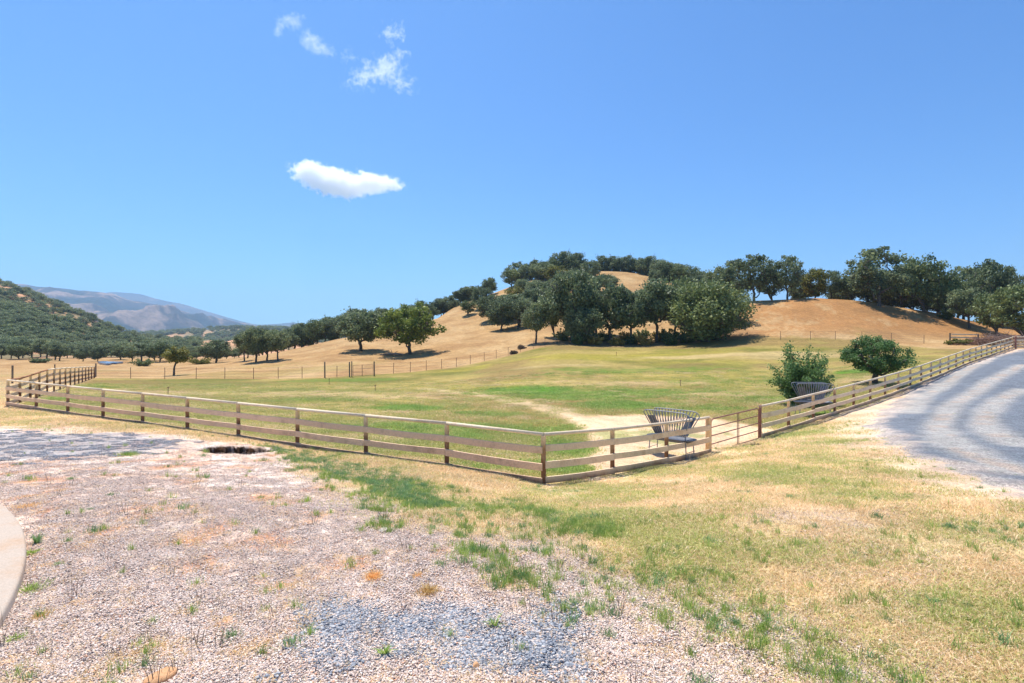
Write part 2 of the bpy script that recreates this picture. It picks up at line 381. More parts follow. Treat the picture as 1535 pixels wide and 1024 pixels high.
# ------------------------------------------------------------------ materials
def new_mat(name):
    m = bpy.data.materials.new(name); m.use_nodes = True
    nt = m.node_tree; bs = nt.nodes['Principled BSDF']
    return m, nt, bs
def nd(nt, t, **kw):
    n = nt.nodes.new(t)
    for k, v in kw.items():
        if hasattr(n, k): setattr(n, k, v)
        else: n.inputs[k].default_value = v
    return n
def noise(nt, vec, scale, detail=4, rough=.55):
    n = nt.nodes.new('ShaderNodeTexNoise'); n.inputs['Scale'].default_value = scale; n.inputs['Detail'].default_value = detail; n.inputs['Roughness'].default_value = rough
    if vec is not None: nt.links.new(vec, n.inputs['Vector'])
    return n.outputs['Fac']
def ramp(nt, fac, stops):
    r = nt.nodes.new('ShaderNodeValToRGB'); e = r.color_ramp.elements
    while len(e) < len(stops): e.new(.5)
    for i, (p, c) in enumerate(stops): e[i].position = p; e[i].color = (*c, 1) if len(c) == 3 else c
    nt.links.new(fac, r.inputs['Fac']); return r.outputs['Color']
def mix(nt, fac, a, b, mode='MIX'):
    m = nt.nodes.new('ShaderNodeMix'); m.data_type = 'RGBA'; m.blend_type = mode
    for sk, v in ((m.inputs[0], fac), (m.inputs[6], a), (m.inputs[7], b)):
        if hasattr(v, 'is_linked'): nt.links.new(v, sk)
        elif isinstance(v, (int, float)): sk.default_value = v
        else: sk.default_value = (*v, 1)
    return m.outputs[2]
def maprange(nt, v, a, b, c, d):
    m = nt.nodes.new('ShaderNodeMapRange'); nt.links.new(v, m.inputs[0])
    for i, q in enumerate((a, b, c, d)): m.inputs[i + 1].default_value = q
    return m.outputs[0]
def math2(nt, op, a, b):
    m = nt.nodes.new('ShaderNodeMath'); m.operation = op
    for sk, v in ((m.inputs[0], a), (m.inputs[1], b)):
        if hasattr(v, 'is_linked'): nt.links.new(v, sk)
        else: sk.default_value = v
    return m.outputs[0]
def bump(nt, bs, h, strength, dist):
    b = nt.nodes.new('ShaderNodeBump'); b.inputs['Strength'].default_value = strength; b.inputs['Distance'].default_value = dist
    nt.links.new(h, b.inputs['Height']); nt.links.new(b.outputs[0], bs.inputs['Normal'])

def ground_mat(name, road=False):
    m, nt, bs = new_mat(name); bs.inputs['Roughness'].default_value = .95; bs.inputs['Specular IOR Level'].default_value = .1
    geo = nt.nodes.new('ShaderNodeNewGeometry').outputs['Position']
    ca = nt.nodes.new('ShaderNodeAttribute'); ca.attribute_name = 'col'
    ga = nt.nodes.new('ShaderNodeAttribute'); ga.attribute_name = 'grav'
    c = ca.outputs['Color']
    nA = noise(nt, geo, 1.7, 6, .7); nB = noise(nt, geo, 14, 5, .7); nC = noise(nt, geo, 75, 4, .75); nF = noise(nt, geo, .23, 6, .72)
    sp = nt.nodes.new('ShaderNodeTexVoronoi'); sp.inputs['Scale'].default_value = 34; nt.links.new(geo, sp.inputs['Vector'])
    # stones: per-cell tone where gravelly
    cell = ramp(nt, sp.outputs['Color'], [(0, (.45, .45, .5)), (.3, (.8, .78, .8)), (.55, (1.05, 1.0, .98)), (.8, (1.3, 1.25, 1.2)), (1, (1.5, 1.4, 1.3))])
    cm = mix(nt, math2(nt, 'MULTIPLY', ga.outputs['Fac'], .85 if road else .6), (1, 1, 1), cell)
    c = mix(nt, 1.0, c, cm, 'MULTIPLY')
    for f, lo, hi in ((nA, .78, 1.2), (nB, .66, 1.33), (nC, .55, 1.45), (nF, .84, 1.16)):
        v = maprange(nt, f, .3, .7, lo, hi)
        c = mix(nt, 1.0, c, v, 'MULTIPLY')
    # hue drift between straw and greyer / greener
    tint = ramp(nt, noise(nt, geo, 5.2, 5, .7), [(.3, (1.06, .98, .90)), (.5, (1, 1, 1)), (.7, (.94, 1.03, .92))])
    c = mix(nt, .8, c, tint, 'MULTIPLY')
    nt.links.new(c, bs.inputs['Base Color'])
    h = math2(nt, 'ADD', math2(nt, 'MULTIPLY', nB, 1.0), math2(nt, 'MULTIPLY', nC, .45))
    bump(nt, bs, h, .9, .035)
    return m

def wood_mat(name, c1, c2, stain, dirt=0.0):
    m, nt, bs = new_mat(name); bs.inputs['Roughness'].default_value = .8; bs.inputs['Specular IOR Level'].default_value = .25
    tc = nt.nodes.new('ShaderNodeNewGeometry').outputs['Position']
    oi = nt.nodes.new('ShaderNodeObjectInfo').outputs['Random']
    c = mix(nt, oi, c1, c2)
    n1 = noise(nt, tc, 2.2, 6, .7); n2 = noise(nt, tc, 26, 4, .7)
    c = mix(nt, maprange(nt, n1, .5, .72, 0, .75), c, stain)
    c = mix(nt, 1.0, c, maprange(nt, n2, .3, .7, .8, 1.15), 'MULTIPLY')
    if dirt:
        at = nt.nodes.new('ShaderNodeAttribute'); at.attribute_name = 'low'
        c = mix(nt, math2(nt, 'MULTIPLY', at.outputs['Fac'], maprange(nt, n1, .3, .6, .5, 1)), c, (.22, .11, .055))
    nt.links.new(c, bs.inputs['Base Color'])
    bump(nt, bs, n2, .4, .004)
    return m
def plain_mat(name, c1, c2, scale=8, rough=.7, metal=0, bmp=.3):
    m, nt, bs = new_mat(name); bs.inputs['Roughness'].default_value = rough; bs.inputs['Metallic'].default_value = metal
    tc = nt.nodes.new('ShaderNodeNewGeometry').outputs['Position']
    f = noise(nt, tc, scale, 6, .7)
    c = mix(nt, maprange(nt, f, .35, .65, 0, 1), c1, c2); nt.links.new(c, bs.inputs['Base Color'])
    bump(nt, bs, f, bmp, .01)
    return m
def leaf_mat(name, cols, trans=.3, hv=.012):
    """foliage: tone drifts per leaf (attribute lv), per tree (object random) and in clumps"""
    m, nt, bs = new_mat(name); bs.inputs['Roughness'].default_value = .55; bs.inputs['Specular IOR Level'].default_value = .3
    lv = nt.nodes.new('ShaderNodeAttribute'); lv.attribute_name = 'lv'
    oi = nt.nodes.new('ShaderNodeObjectInfo').outputs['Random']
    c = ramp(nt, lv.outputs['Fac'], [(0, cols[0]), (.5, cols[1]), (1, cols[2])])
    hsv = nt.nodes.new('ShaderNodeHueSaturation')
    nt.links.new(maprange(nt, oi, 0, 1, .495 - hv, .495 + hv), hsv.inputs['Hue']); nt.links.new(maprange(nt, oi, 0, 1, 1.25, .8), hsv.inputs['Value'])
    hsv.inputs['Saturation'].default_value = 1.0
    nt.links.new(c, hsv.inputs['Color']); nt.links.new(hsv.outputs[0], bs.inputs['Base Color'])
    tr = nt.nodes.new('ShaderNodeBsdfTranslucent'); nt.links.new(hsv.outputs[0], tr.inputs['Color'])
    ms = nt.nodes.new('ShaderNodeMixShader'); ms.inputs[0].default_value = trans
    nt.links.new(bs.outputs[0], ms.inputs[1]); nt.links.new(tr.outputs[0], ms.inputs[2])
    nt.links.new(ms.outputs[0], nt.nodes['Material Output'].inputs['Surface'])
    return m

MG = ground_mat('dry ground'); MR = ground_mat('road gravel', True)
M_OAK = leaf_mat('blue oak leaf', [(.08, .115, .06), (.17, .22, .11), (.33, .38, .18)], .40)
M_OAKY = leaf_mat('yellow green leaf', [(.07, .09, .02), (.18, .19, .04), (.34, .32, .07)], .3)
M_BRIGHT = leaf_mat('valley oak leaf', [(.08, .12, .02), (.21, .27, .05), (.42, .46, .11)], .35)
M_LIVE = leaf_mat('live oak leaf', [(.065, .10, .038), (.145, .195, .07), (.27, .32, .12)], .25)
M_BUSH = leaf_mat('bush leaf', [(.045, .10, .035), (.10, .20, .06), (.18, .31, .10)], .3)
M_BROWN = leaf_mat('faded leaf', [(.10, .075, .05), (.17, .13, .085), (.22, .16, .12)], .2)
M_STRAWB = leaf_mat('dry yellow leaf', [(.20, .17, .04), (.40, .31, .08), (.58, .44, .15)], .3)
M_BARK = plain_mat('bark', (.075, .058, .045), (.15, .125, .10), 6, .9, 0, .8)
M_RAIL = wood_mat('painted top rail', (.86, .70, .50), (.80, .64, .45), (.6, .40, .26))
M_RAILB = wood_mat('bare stained top rail', (.36, .14, .06), (.30, .12, .05), (.45, .25, .14))
M_BOARD = wood_mat('painted board', (.90, .63, .42), (.82, .56, .37), (.50, .32, .20), 1)
M_BOARDR = wood_mat('sunbleached board', (.86, .67, .45), (.80, .61, .41), (.58, .39, .22), 1)
M_POST = wood_mat('stained post', (.90, .62, .32), (.90, .68, .42), (.55, .20, .06), 1)
M_OLD = wood_mat('weathered wood', (.20, .15, .11), (.26, .20, .15), (.13, .09, .06))
M_RUST = plain_mat('rusty red pipe', (.26, .075, .055), (.34, .19, .14), 18, .55, .2)
M_TPOST = plain_mat('rusty steel', (.16, .09, .06), (.24, .15, .10), 12, .8, .1)
M_WIRE = plain_mat('fence wire', (.16, .13, .11), (.22, .18, .15), 5, .6, .4)
M_STEEL = plain_mat('grey painted steel', (.20, .21, .24), (.30, .31, .34), 14, .5, .3, .2)
M_SHEET = plain_mat('dark sheet steel', (.085, .10, .14), (.15, .165, .20), 9, .5, .3, .2)
M_CONC = plain_mat('concrete', (.66, .57, .51), (.58, .48, .42), 5, .9, 0, .3)
M_ROCK = plain_mat('pale stone', (.55, .46, .38), (.42, .35, .30), 30, .9)
M_OROCK = plain_mat('ochre stone', (.55, .27, .12), (.62, .36, .18), 30, .9)
M_DEAD = plain_mat('dead wood', (.22, .17, .14), (.36, .29, .24), 9, .9)
M_BRUSH = plain_mat('dry brush', (.16, .10, .08), (.24, .16, .13), 9, .9)

# ------------------------------------------------------------------ world, sun, camera
SUN_EL = math.radians(69); SUN_AZ = math.atan2(-.55, .83)
w = bpy.data.worlds.new('World'); SC.world = w; w.use_nodes = True
nt = w.node_tree; bg = nt.nodes['Background']
sky = nt.nodes.new('ShaderNodeTexSky'); sky.sky_type = 'NISHITA'; sky.sun_disc = False
sky.sun_elevation = SUN_EL; sky.sun_rotation = SUN_AZ; sky.altitude = 800; sky.air_density = 1.15; sky.dust_density = .35; sky.ozone_density = 2.2
hs = nt.nodes.new('ShaderNodeHueSaturation'); hs.inputs['Saturation'].default_value = 1.08; hs.inputs['Hue'].default_value = .5
nt.links.new(sky.outputs[0], hs.inputs['Color'])
tint = nt.nodes.new('ShaderNodeMix'); tint.data_type = 'RGBA'; tint.blend_type = 'MULTIPLY'; tint.inputs[0].default_value = 1
nt.links.new(hs.outputs[0], tint.inputs[6]); tint.inputs[7].default_value = (.275, .55, .80, 1); nt.links.new(tint.outputs[2], bg.inputs['Color'])
bg.inputs['Strength'].default_value = .15
sl = bpy.data.lights.new('sun', 'SUN'); sl.energy = 5.0; sl.angle = math.radians(.53); sl.color = (1, .94, .84)
so = bpy.data.objects.new('sun', sl); COL.objects.link(so)
sd = np.array([math.sin(SUN_AZ) * math.cos(SUN_EL), math.cos(SUN_AZ) * math.cos(SUN_EL), math.sin(SUN_EL)])
from mathutils import Vector
so.rotation_euler = Vector(sd).to_track_quat('Z', 'Y').to_euler(); so.location = (0, 0, 60)
cd = bpy.data.cameras.new('camera'); cam = bpy.data.objects.new('camera', cd); COL.objects.link(cam)
cd.sensor_width = 36; cd.lens = 36 * F / 1535.; cd.clip_end = 40000; cd.clip_start = .05
cam.location = (0, 0, ZC); cam.rotation_euler = (math.radians(90), 0, 0)
SC.camera = cam
SC.view_settings.view_transform = 'Standard'; SC.view_settings.look = 'None'; SC.view_settings.exposure = .45; SC.view_settings.gamma = 1
cy = SC.cycles
cy.max_bounces = 12; cy.diffuse_bounces = 3; cy.transmission_bounces = 4; cy.volume_bounces = 12; cy.transparent_max_bounces = 8
cy.use_denoising = True; cy.volume_max_steps = 128

# ------------------------------------------------------------------ ground
s_in = np.linspace(-1.08, 1.08, 560)
s_out = 1.08 * np.exp(np.linspace(.03, 1.5, 34))
S = np.concatenate([-s_out[::-1], s_in, s_out])
rows = np.concatenate([np.linspace(-40, 2.2, 22), np.exp(np.arange(math.log(2.4), math.log(13.9), .0075)), np.exp(np.arange(math.log(13.9), math.log(16.6), .0035)), np.exp(np.arange(math.log(16.6), math.log(300), .010)), np.exp(np.arange(math.log(300), math.log(8200), .035))])
W_ = np.maximum(rows, 7.0 * (rows < 3) + rows * (rows >= 3)); W_ = np.where(rows < 3, 3.0 + (3 - rows) * .6, rows)
RX = S[None, :] * W_[:, None]; RY = np.repeat(rows[:, None], len(S), 1)
RZ = H(RX, RY)
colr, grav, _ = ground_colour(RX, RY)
me = np_mesh('ground', np.stack([RX, RY, RZ], -1).reshape(-1, 3), grid_faces(*RX.shape)[:, ::-1], True)
def set_attr(me, colr, grav):
    a = me.attributes.new('col', 'FLOAT_COLOR', 'POINT')
    c4 = np.ones((colr.reshape(-1, 3).shape[0], 4), np.float32); c4[:, :3] = colr.reshape(-1, 3); a.data.foreach_set('color', c4.ravel())
    b = me.attributes.new('grav', 'FLOAT', 'POINT'); b.data.foreach_set('value', grav.ravel().astype(np.float32))
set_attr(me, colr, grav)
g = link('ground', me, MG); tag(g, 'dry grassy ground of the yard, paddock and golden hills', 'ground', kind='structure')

# driveway: a crowned layer of crushed stone whose ragged edge dives into the soil
yy = np.concatenate([np.arange(8, 26, .14), np.arange(26, 74, .3)])
xx = np.linspace(0, 1, 300)
x0 = np.where(yy < 30, 6.5, 6.5 + (yy - 30) * .75)
DX = x0[:, None] + xx[None, :] * (40 + yy[:, None] * .6 - 14); DY = np.repeat(yy[:, None], 300, 1)
sdv = sdist(ROAD, DX, DY) + (fbm(DX, DY, 2.2, 4, 21) - .5) * .9 + (fbm(DX, DY, .6, 4, 31) - .5) * .9
DZ = Hbase(DX, DY) + (fbm(DX, DY, 1.3, 4, 3) - .5) * .07 * sstep(2, 8, np.hypot(DX, DY)) + np.clip(sdv * .22, -.25, .05) 
M = masks(DX, DY); n1, n2, n3, n4 = M['n']
dc = np.empty(DX.shape + (3,)); dc[...] = (.165, .19, .225)
dc = mixc(dc, (.215, .24, .275), sstep(-.2, .3, n2 + n4) * .35)
dc = mixc(dc, (.385, .375, .355), M['track'] * .9)
dc = mixc(dc, (.46, .34, .26), sstep(.65, 1, M['track']) * sstep(.02, .18, n2 + n1) * .5)
dc = mixc(dc, (.60, .50, .42), (1 - sstep(.0, .9, sdv + n1 * 1.0)) * .7)
me = np_mesh('driveway', np.stack([DX, DY, DZ], -1).reshape(-1, 3), grid_faces(*DX.shape)[:, ::-1], True)
set_attr(me, dc, np.ones(DX.shape))
tag(link('driveway', me, MR), 'blue-grey gravel driveway curving beside the long fence', 'driveway', kind='structure')

# pond
th = np.linspace(0, 2 * math.pi, 60, endpoint=False)
pcx, pcy = atD(163, 124)
rr = 1 + .25 * np.sin(3 * th + 1) + .1 * np.sin(7 * th)
pv = np.stack([pcx + 2.7 * rr * np.cos(th) + 6 * rr * np.sin(th) * pcx / pcy, pcy + 6 * rr * np.sin(th), np.full(60, float(H(pcx, pcy)) + .32)], 1)
mp, ntp, bsp = new_mat('water'); bsp.inputs['Base Color'].default_value = (.16, .22, .30, 1); bsp.inputs['Roughness'].default_value = .22
bump(ntp, bsp, noise(ntp, ntp.nodes.new('ShaderNodeNewGeometry').outputs['Position'], 2, 4), .25, .03)
me = bpy.data.meshes.new('pond'); me.from_pydata([tuple(p) for p in pv] + [(a, b, c - .9) for a, b, c in pv], [], [tuple(range(60))] + [(i, i + 60, (i + 1) % 60 + 60, (i + 1) % 60) for i in range(60)]); me.update()
tag(link('pond', me, mp), 'small blue pond beyond the left end of the paddock', 'pond', kind='structure')

# ------------------------------------------------------------------ far mountains
def mountain(name, ridge, D0, D1, D2, seed, label, cols, amp):
    px = np.linspace(ridge[0][0], ridge[-1][0], 420)
    ds = np.concatenate([np.linspace(D0, D1, 110), np.linspace(D1, D2, 40)[1:]])
    PX, DD = np.meshgrid(px, ds, indexing='ij')
    X = (PX - CX) / F * DD
    ry = np.interp(px, [a for a, b in ridge], [b for a, b in ridge])
    k = np.ones(9) / 9; rp = np.concatenate([np.full(4, ry[0]), ry, np.full(4, ry[-1])]); ry = np.convolve(rp, k, 'valid')
    top = (ZC + (CY - ry) / F * D1)[:, None]
    t = (DD - D0) / (D1 - D0); t2 = (DD - D1) / (D2 - D1)
    up = np.where(t < 1, np.clip(t, 0, 1) ** .9, 1 - np.clip(t2, 0, 1) ** 1.3)
    rg = 1 - np.abs(fbm(X, DD * .45, 620, 5, seed) * 2 - 1) * 1.0
    rg2 = fbm(X, DD, 200, 5, seed + 4)
    env = np.clip(t * 3, 0, 1) * np.where(t < 1, np.clip((1 - t) * 1.6 + .06, 0, 1), .15)
    Z = -14 + (top + 14) * up + ((rg - .75) * 1.0 + (rg2 - .5) * .5) * amp * env
    me = np_mesh(name, np.stack([X, DD, Z], -1).reshape(-1, 3), grid_faces(*X.shape), True)
    c = np.empty(X.shape + (3,)); c[...] = cols[0]
    sl_ = fbm(X, DD * .6, 170, 6, seed + 8) - .5 + (rg - .75) * .7  # ridge relief shading put into the colour, along with dark and tan tones
    c = mixc(c, cols[1], sstep(-.06, .08, sl_))
    c = mixc(c, cols[2], sstep(.12, .26, sl_ + (fbm(X, DD, 60, 4, seed + 3) - .5) * .5))
    set_attr(me, c, np.zeros(X.shape))
    m, nt, bs = new_mat(name); bs.inputs['Roughness'].default_value = 1; bs.inputs['Specular IOR Level'].default_value = 0
    a = nt.nodes.new('ShaderNodeAttribute'); a.attribute_name = 'col'
    pos = nt.nodes.new('ShaderNodeNewGeometry').outputs['Position']
    cc = mix(nt, 1.0, a.outputs['Color'], maprange(nt, noise(nt, pos, .03, 6, .75), .35, .65, .6, 1.4), 'MULTIPLY')
    nt.links.new(cc, bs.inputs['Base Color'])
    tag(link(name, me, m), label, 'mountain', kind='structure')
mountain('mountain_range', [(-500, 425), (-200, 420), (20, 427), (50, 428), (100, 432), (150, 437), (172, 442), (185, 449), (240, 460), (275, 467), (300, 474), (345, 483), (380, 490), (420, 497), (470, 506), (520, 513)],
         2300, 4200, 5600, 5, 'long blue mountain ridge falling to the right', [(.022, .038, .035), (.06, .055, .05), (.27, .19, .14)], 330)
mountain('mountain_peak', [(60, 470), (120, 448), (165, 438), (185, 438), (210, 441), (232, 448), (270, 455), (300, 464), (350, 479), (385, 488), (410, 486), (440, 484), (465, 486), (490, 488), (540, 494), (640, 499), (800, 504), (1100, 509)],
         5200, 6600, 7600, 55, 'faint farther mountain behind the long blue ridge', [(.04, .055, .05), (.06, .065, .05), (.12, .1, .08)], 120)

# ------------------------------------------------------------------ trees
def leaf_quads(cent, size, rng, up=.35, outward=None):
    n = len(cent)
    nrm = rng.normal(size=(n, 3)); nrm[:, 2] += up * 2
    if outward is not None: nrm += outward * 1.0
    nrm /= np.linalg.norm(nrm, axis=1, keepdims=True)
    a = np.cross(nrm, rng.normal(size=(n, 3))); a /= np.linalg.norm(a, axis=1, keepdims=True) + 1e-9
    b = np.cross(nrm, a)
    sz = size * rng.uniform(.55, 1.35, (n, 1)); asp = rng.uniform(.45, .85, (n, 1))
    V = np.stack([cent - a * sz, cent + b * sz * asp, cent + a * sz, cent - b * sz * asp + nrm * sz * .25], 1).reshape(-1, 3)
    Q = np.arange(4 * n).reshape(n, 4)
    return V, Q
def crown_mesh(name, V, Q, lv, mat):
    me = np_mesh(name, V, Q)
    a = me.attributes.new('lv', 'FLOAT', 'POINT'); a.data.foreach_set('value', np.repeat(lv, 4).astype(np.float32))
    me.materials.append(mat)
    return me
def make_tree(seed, ht=10., wd=10., base=.25, ncl=34, nleaf=9000, leaf=.2, mat=None, trunk_r=.3, lean=0., flat=1., cr=.19, stems=1, low_fill=0., spread=.4, droop=0.):
    """returns (trunk mesh, crown mesh)"""
    rng = np.random.RandomState(seed)
    cz = ht * (base + (1 - base) * .48); rz = ht * (1 - base) * .52; rx = wd * .5
    cl = []; tries = 0
    while len(cl) < ncl and tries < 6000:
        tries += 1
        v = rng.normal(size=3); v /= np.linalg.norm(v); v *= rng.uniform(.25, 1) ** .45
        ang = math.atan2(v[1], v[0])
        lob = 1 + .16 * math.sin(2 * ang + seed) + .13 * math.sin(3 * ang + 2.1 * seed) + .10 * math.sin(5 * ang + seed * 1.7)
        rad = cr * wd * rng.uniform(.6, 1.25) * (.8 if v[2] > .6 else 1)
        k = max(0.2, 1 - rad / wd)
        p = np.array([v[0] * rx * lob * k, v[1] * rx * lob * k, cz + v[2] * rz * k * flat - droop * (v[0] ** 2 + v[1] ** 2) * ht])
        p[0] += lean * (p[2] / ht) * ht
        if p[2] < ht * base * (.75 - low_fill): continue
        if any(np.linalg.norm(p - q) < .62 * min(rad, s) for q, s in cl): continue
        cl.append((p, rad))
    # skeleton
    nodes = [np.array([0, 0, -.5]), np.array([lean * ht * base * .4, 0, ht * base * .55])]; par = [-1, 0]
    topn = np.array([lean * ht * base, rng.uniform(-.1, .1), ht * base])
    nodes.append(topn); par.append(1)
    for e in range(2):
        nodes.append(nodes[-1] + np.array([rng.uniform(-.5, .5) * .1 * wd + lean * ht * .1, rng.uniform(-.5, .5) * .1 * wd, ht * (1 - base) * .22])); par.append(len(nodes) - 2)
    leafnode = []
    order = sorted(range(len(cl)), key=lambda i: np.linalg.norm(cl[i][0] - topn))
    for i in order:
        p, s = cl[i]
        cand = [(np.linalg.norm(p - q) + max(0, q[2] - p[2] + .1 * ht) * 1.3, j) for j, q in enumerate(nodes) if j >= 1]
        _, j = min(cand)
        q = nodes[j]; m_ = (p + q) / 2 + rng.normal(size=3) * .06 * wd; m_[2] += .03 * ht
        nodes.append(m_); par.append(j); nodes.append(p); par.append(len(nodes) - 2); leafnode.append(len(nodes) - 1)
    w_ = np.zeros(len(nodes))
    for j in leafnode:
        while j >= 0: w_[j] += 1; j = par[j]
    rad_ = trunk_r * (np.maximum(w_, .4) / max(w_[1], 1)) ** .5
    mb = MB()
    kids = {}
    for j, p_ in enumerate(par): kids.setdefault(p_, []).append(j)
    for j in range(1, len(nodes)):
        a, b = nodes[par[j]], nodes[j]
        ra = min(rad_[par[j]], rad_[j] * 1.35); rb = rad_[j]
        if par[j] == 0: ra = trunk_r * 1.35; rb = trunk_r
        if j == 2: ra = trunk_r; rb = trunk_r * .9
        mb.tube([a, (a + b) / 2 + rng.normal(size=3) * .012 * ht, b], [ra, (ra + rb) / 2, rb], 7 if rb > trunk_r * .3 else 4)
    if stems > 1:
        for k in range(stems - 1):
            an = rng.uniform(0, 6.28); ex = np.array([math.cos(an) * wd * .2, math.sin(an) * wd * .2, ht * (base + .3)])
            mb.tube([(math.cos(an) * .3, math.sin(an) * .3, -.3), ex * .5 + np.array([0, 0, .1]), ex], [trunk_r * .7, trunk_r * .5, trunk_r * .2], 6)
    tm = mb.mesh('trunk'); tm.materials.append(M_BARK)
    for p_ in tm.polygons: p_.use_smooth = True
    # leaves
    R3 = np.array([s ** 2 for p, s in cl]); R3 /= R3.sum()
    idx = rng.choice(len(cl), nleaf, p=R3)
    cen = np.array([p for p, s in cl])[idx]; rad = np.array([s for p, s in cl])[idx][:, None]
    v = rng.normal(size=(nleaf, 3)); v /= np.linalg.norm(v, axis=1, keepdims=True)
    rr_ = rng.uniform(0, 1, (nleaf, 1)) ** spread
    wob = 1 + .25 * np.sin(v[:, :1] * 7 + idx[:, None]) * np.cos(v[:, 1:2] * 6 + 2 * idx[:, None])
    pos = cen + v * rr_ * rad * wob * np.array([1.1, 1.1, .74])
    stray = rng.uniform(size=nleaf) < .05
    pos[stray] += rng.normal(size=(stray.sum(), 3)) * rad[stray] * .35
    keep = pos[:, 2] > .25
    pos = pos[keep]; v = v[keep]; idx = idx[keep]
    V, Q = leaf_quads(pos, leaf, rng, .3, v * .6)
    tone = rng.uniform(0, 1, len(cl))[idx] * .45 + rng.uniform(0, .55, len(pos))
    cm = crown_mesh('crown', V, Q, np.clip(tone, 0, 1), mat)
    return tm, cm

def tree_thing(name, parts, loc, scale, rot, label, cat='tree', group=None):
    root = bpy.data.objects.new(name, None); COL.objects.link(root); root.empty_display_size = .3
    root.location = loc; root.scale = scale; root.rotation_euler = (0, 0, rot)
    tag(root, label, cat, group)
    t = link('trunk', parts[0], None, root); c = link('crown', parts[1], None, root)
    return root
def copy_tree(src, loc, scale, rot, label, group=None, name=None):
    r = src.copy(); COL.objects.link(r); r.location = loc; r.scale = scale; r.rotation_euler = (0, 0, rot)
    if name: r.name = name
    r['label'] = label
    if group: r['group'] = group
    for ch in list(src.children):
        c = ch.copy(); COL.objects.link(c); c.parent = r
    return r

# templates are unit-less 10 m trees
TP = {}
def tp(key, **kw): TP[key] = (make_tree(**kw), kw.get('ht', 10.), kw.get('wd', 10.))
tp('oakA', seed=3, ht=10, wd=10, base=.24, ncl=80, nleaf=7400, leaf=.235, cr=.13, mat=M_OAK, trunk_r=.30)
tp('oakB', seed=8, ht=10, wd=9, base=.28, ncl=70, nleaf=6600, leaf=.225, cr=.13, mat=M_OAK, trunk_r=.28)
tp('oakC', seed=15, ht=10, wd=12, base=.22, ncl=90, nleaf=10000, leaf=.25, cr=.125, mat=M_OAK, trunk_r=.33)
tp('oakT', seed=23, ht=10, wd=7, base=.24, ncl=55, nleaf=5600, leaf=.21, mat=M_OAK, trunk_r=.22, cr=.15, low_fill=.2)
tp('oakO', seed=31, ht=10, wd=9, base=.20, ncl=58, nleaf=5600, leaf=.21, mat=M_OAK, trunk_r=.25, cr=.13, low_fill=.2)
tp('oakD', seed=37, ht=10, wd=11, base=.12, ncl=80, nleaf=8500, leaf=.25, cr=.125, mat=M_OAK, trunk_r=.28, low_fill=.3)
tp('oakY', seed=41, ht=10, wd=10, base=.18, ncl=60, nleaf=6000, leaf=.24, cr=.13, mat=M_OAKY, trunk_r=.22)
tp('oakG', seed=47, ht=10, wd=9, base=.22, ncl=70, nleaf=6200, leaf=.22, cr=.13, mat=M_LIVE, trunk_r=.25)
tp('far', seed=51, ht=10, wd=12, base=.12, ncl=26, nleaf=1500, leaf=.42, mat=M_OAK, trunk_r=.3)
tp('farB', seed=57, ht=10, wd=10, base=.10, ncl=22, nleaf=1300, leaf=.42, mat=M_LIVE, trunk_r=.3)
tp('farY', seed=59, ht=10, wd=13, base=.05, ncl=18, nleaf=1000, leaf=.45, mat=M_OAKY, trunk_r=.3)
ROOTS = {}
def put(kind, px, D, hpx, wpx, label, name='oak_tree', group=None, rot=None, sink=0.15, base_py=None, thick=None):
    x, y = atD(px, D)
    z = hf(x, y) - sink
    ht = hpx * D / F; wd = wpx * D / F
    (parts, h0, w0) = TP[kind]
    sc = (wd / w0, (thick if thick else 1) * wd / w0, (ht + sink) / h0)
    rot = rnd.uniform(0, 6.28) if rot is None else rot
    if kind not in ROOTS:
        r = tree_thing(name, parts, (x, y, z), sc, rot, label, 'tree', group); ROOTS[kind] = r
    else:
        r = copy_tree(ROOTS[kind], (x, y, z), sc, rot, label, group, name)
        if not group and 'group' in r: del r['group']
    return r
def base(px, py, dmin=70, dmax=300):
    return hit(px, py, dmin, dmax)[1]

# --- hero oaks
tp('hero', seed=64, ht=10.7, wd=11.6, base=.22, ncl=66, nleaf=9500, leaf=.22, mat=M_BRIGHT, trunk_r=.30, cr=.105, low_fill=.45, spread=.42, droop=.12)
put('hero', 613, base(613, 531), 84, 97, 'bright green spreading oak standing alone on the golden slope', rot=.4)
tp('live', seed=77, ht=10, wd=12.5, base=.08, ncl=110, nleaf=19000, leaf=.20, mat=M_LIVE, trunk_r=.4, low_fill=.6, cr=.14)
put('live', 1061, 91, 93, 128, 'broad round live oak with foliage to the ground at the right end of the grove', rot=1.0, name='live_oak_tree')
put('oakA', 541, base(541, 526), 64, 74, 'dark round oak just left of the bright green oak on the slope', rot=2.0)
# grove
G2 = 'oaks of the grove behind the paddock'
for a in [('oakB', 804, 97, 66, 46, 'low drooping oak at the left tip of the grove'),
          ('oakC', 857, 98, 110, 92, 'tallest dark oak with a domed crown in the left of the grove'),
          ('oakD', 872, 94, 58, 62, 'low bushy oak in front of the tallest dark oak of the grove'),
          ('oakA', 915, 97, 92, 72, 'grey-green oak second in height right of the domed grove oak'),
          ('oakB', 946, 95, 84, 60, 'narrow blue-grey oak at the middle of the grove'),
          ('oakT', 985, 96, 106, 66, 'tall open oak with a leaning trunk left of the round live oak'),
          ('oakG', 1012, 101, 98, 56, 'oak crown rising just behind the left shoulder of the round live oak'),
          ('oakG', 830, 104, 78, 44, 'smaller oak tucked behind the left side of the grove'),
          ('oakB', 893, 106, 96, 50, 'oak peeping out behind the gap beside the domed grove oak'),
          ('oakA', 1095, 103, 52, 50, 'low oak behind the right shoulder of the round live oak')]:
    put(*a, group=G2)
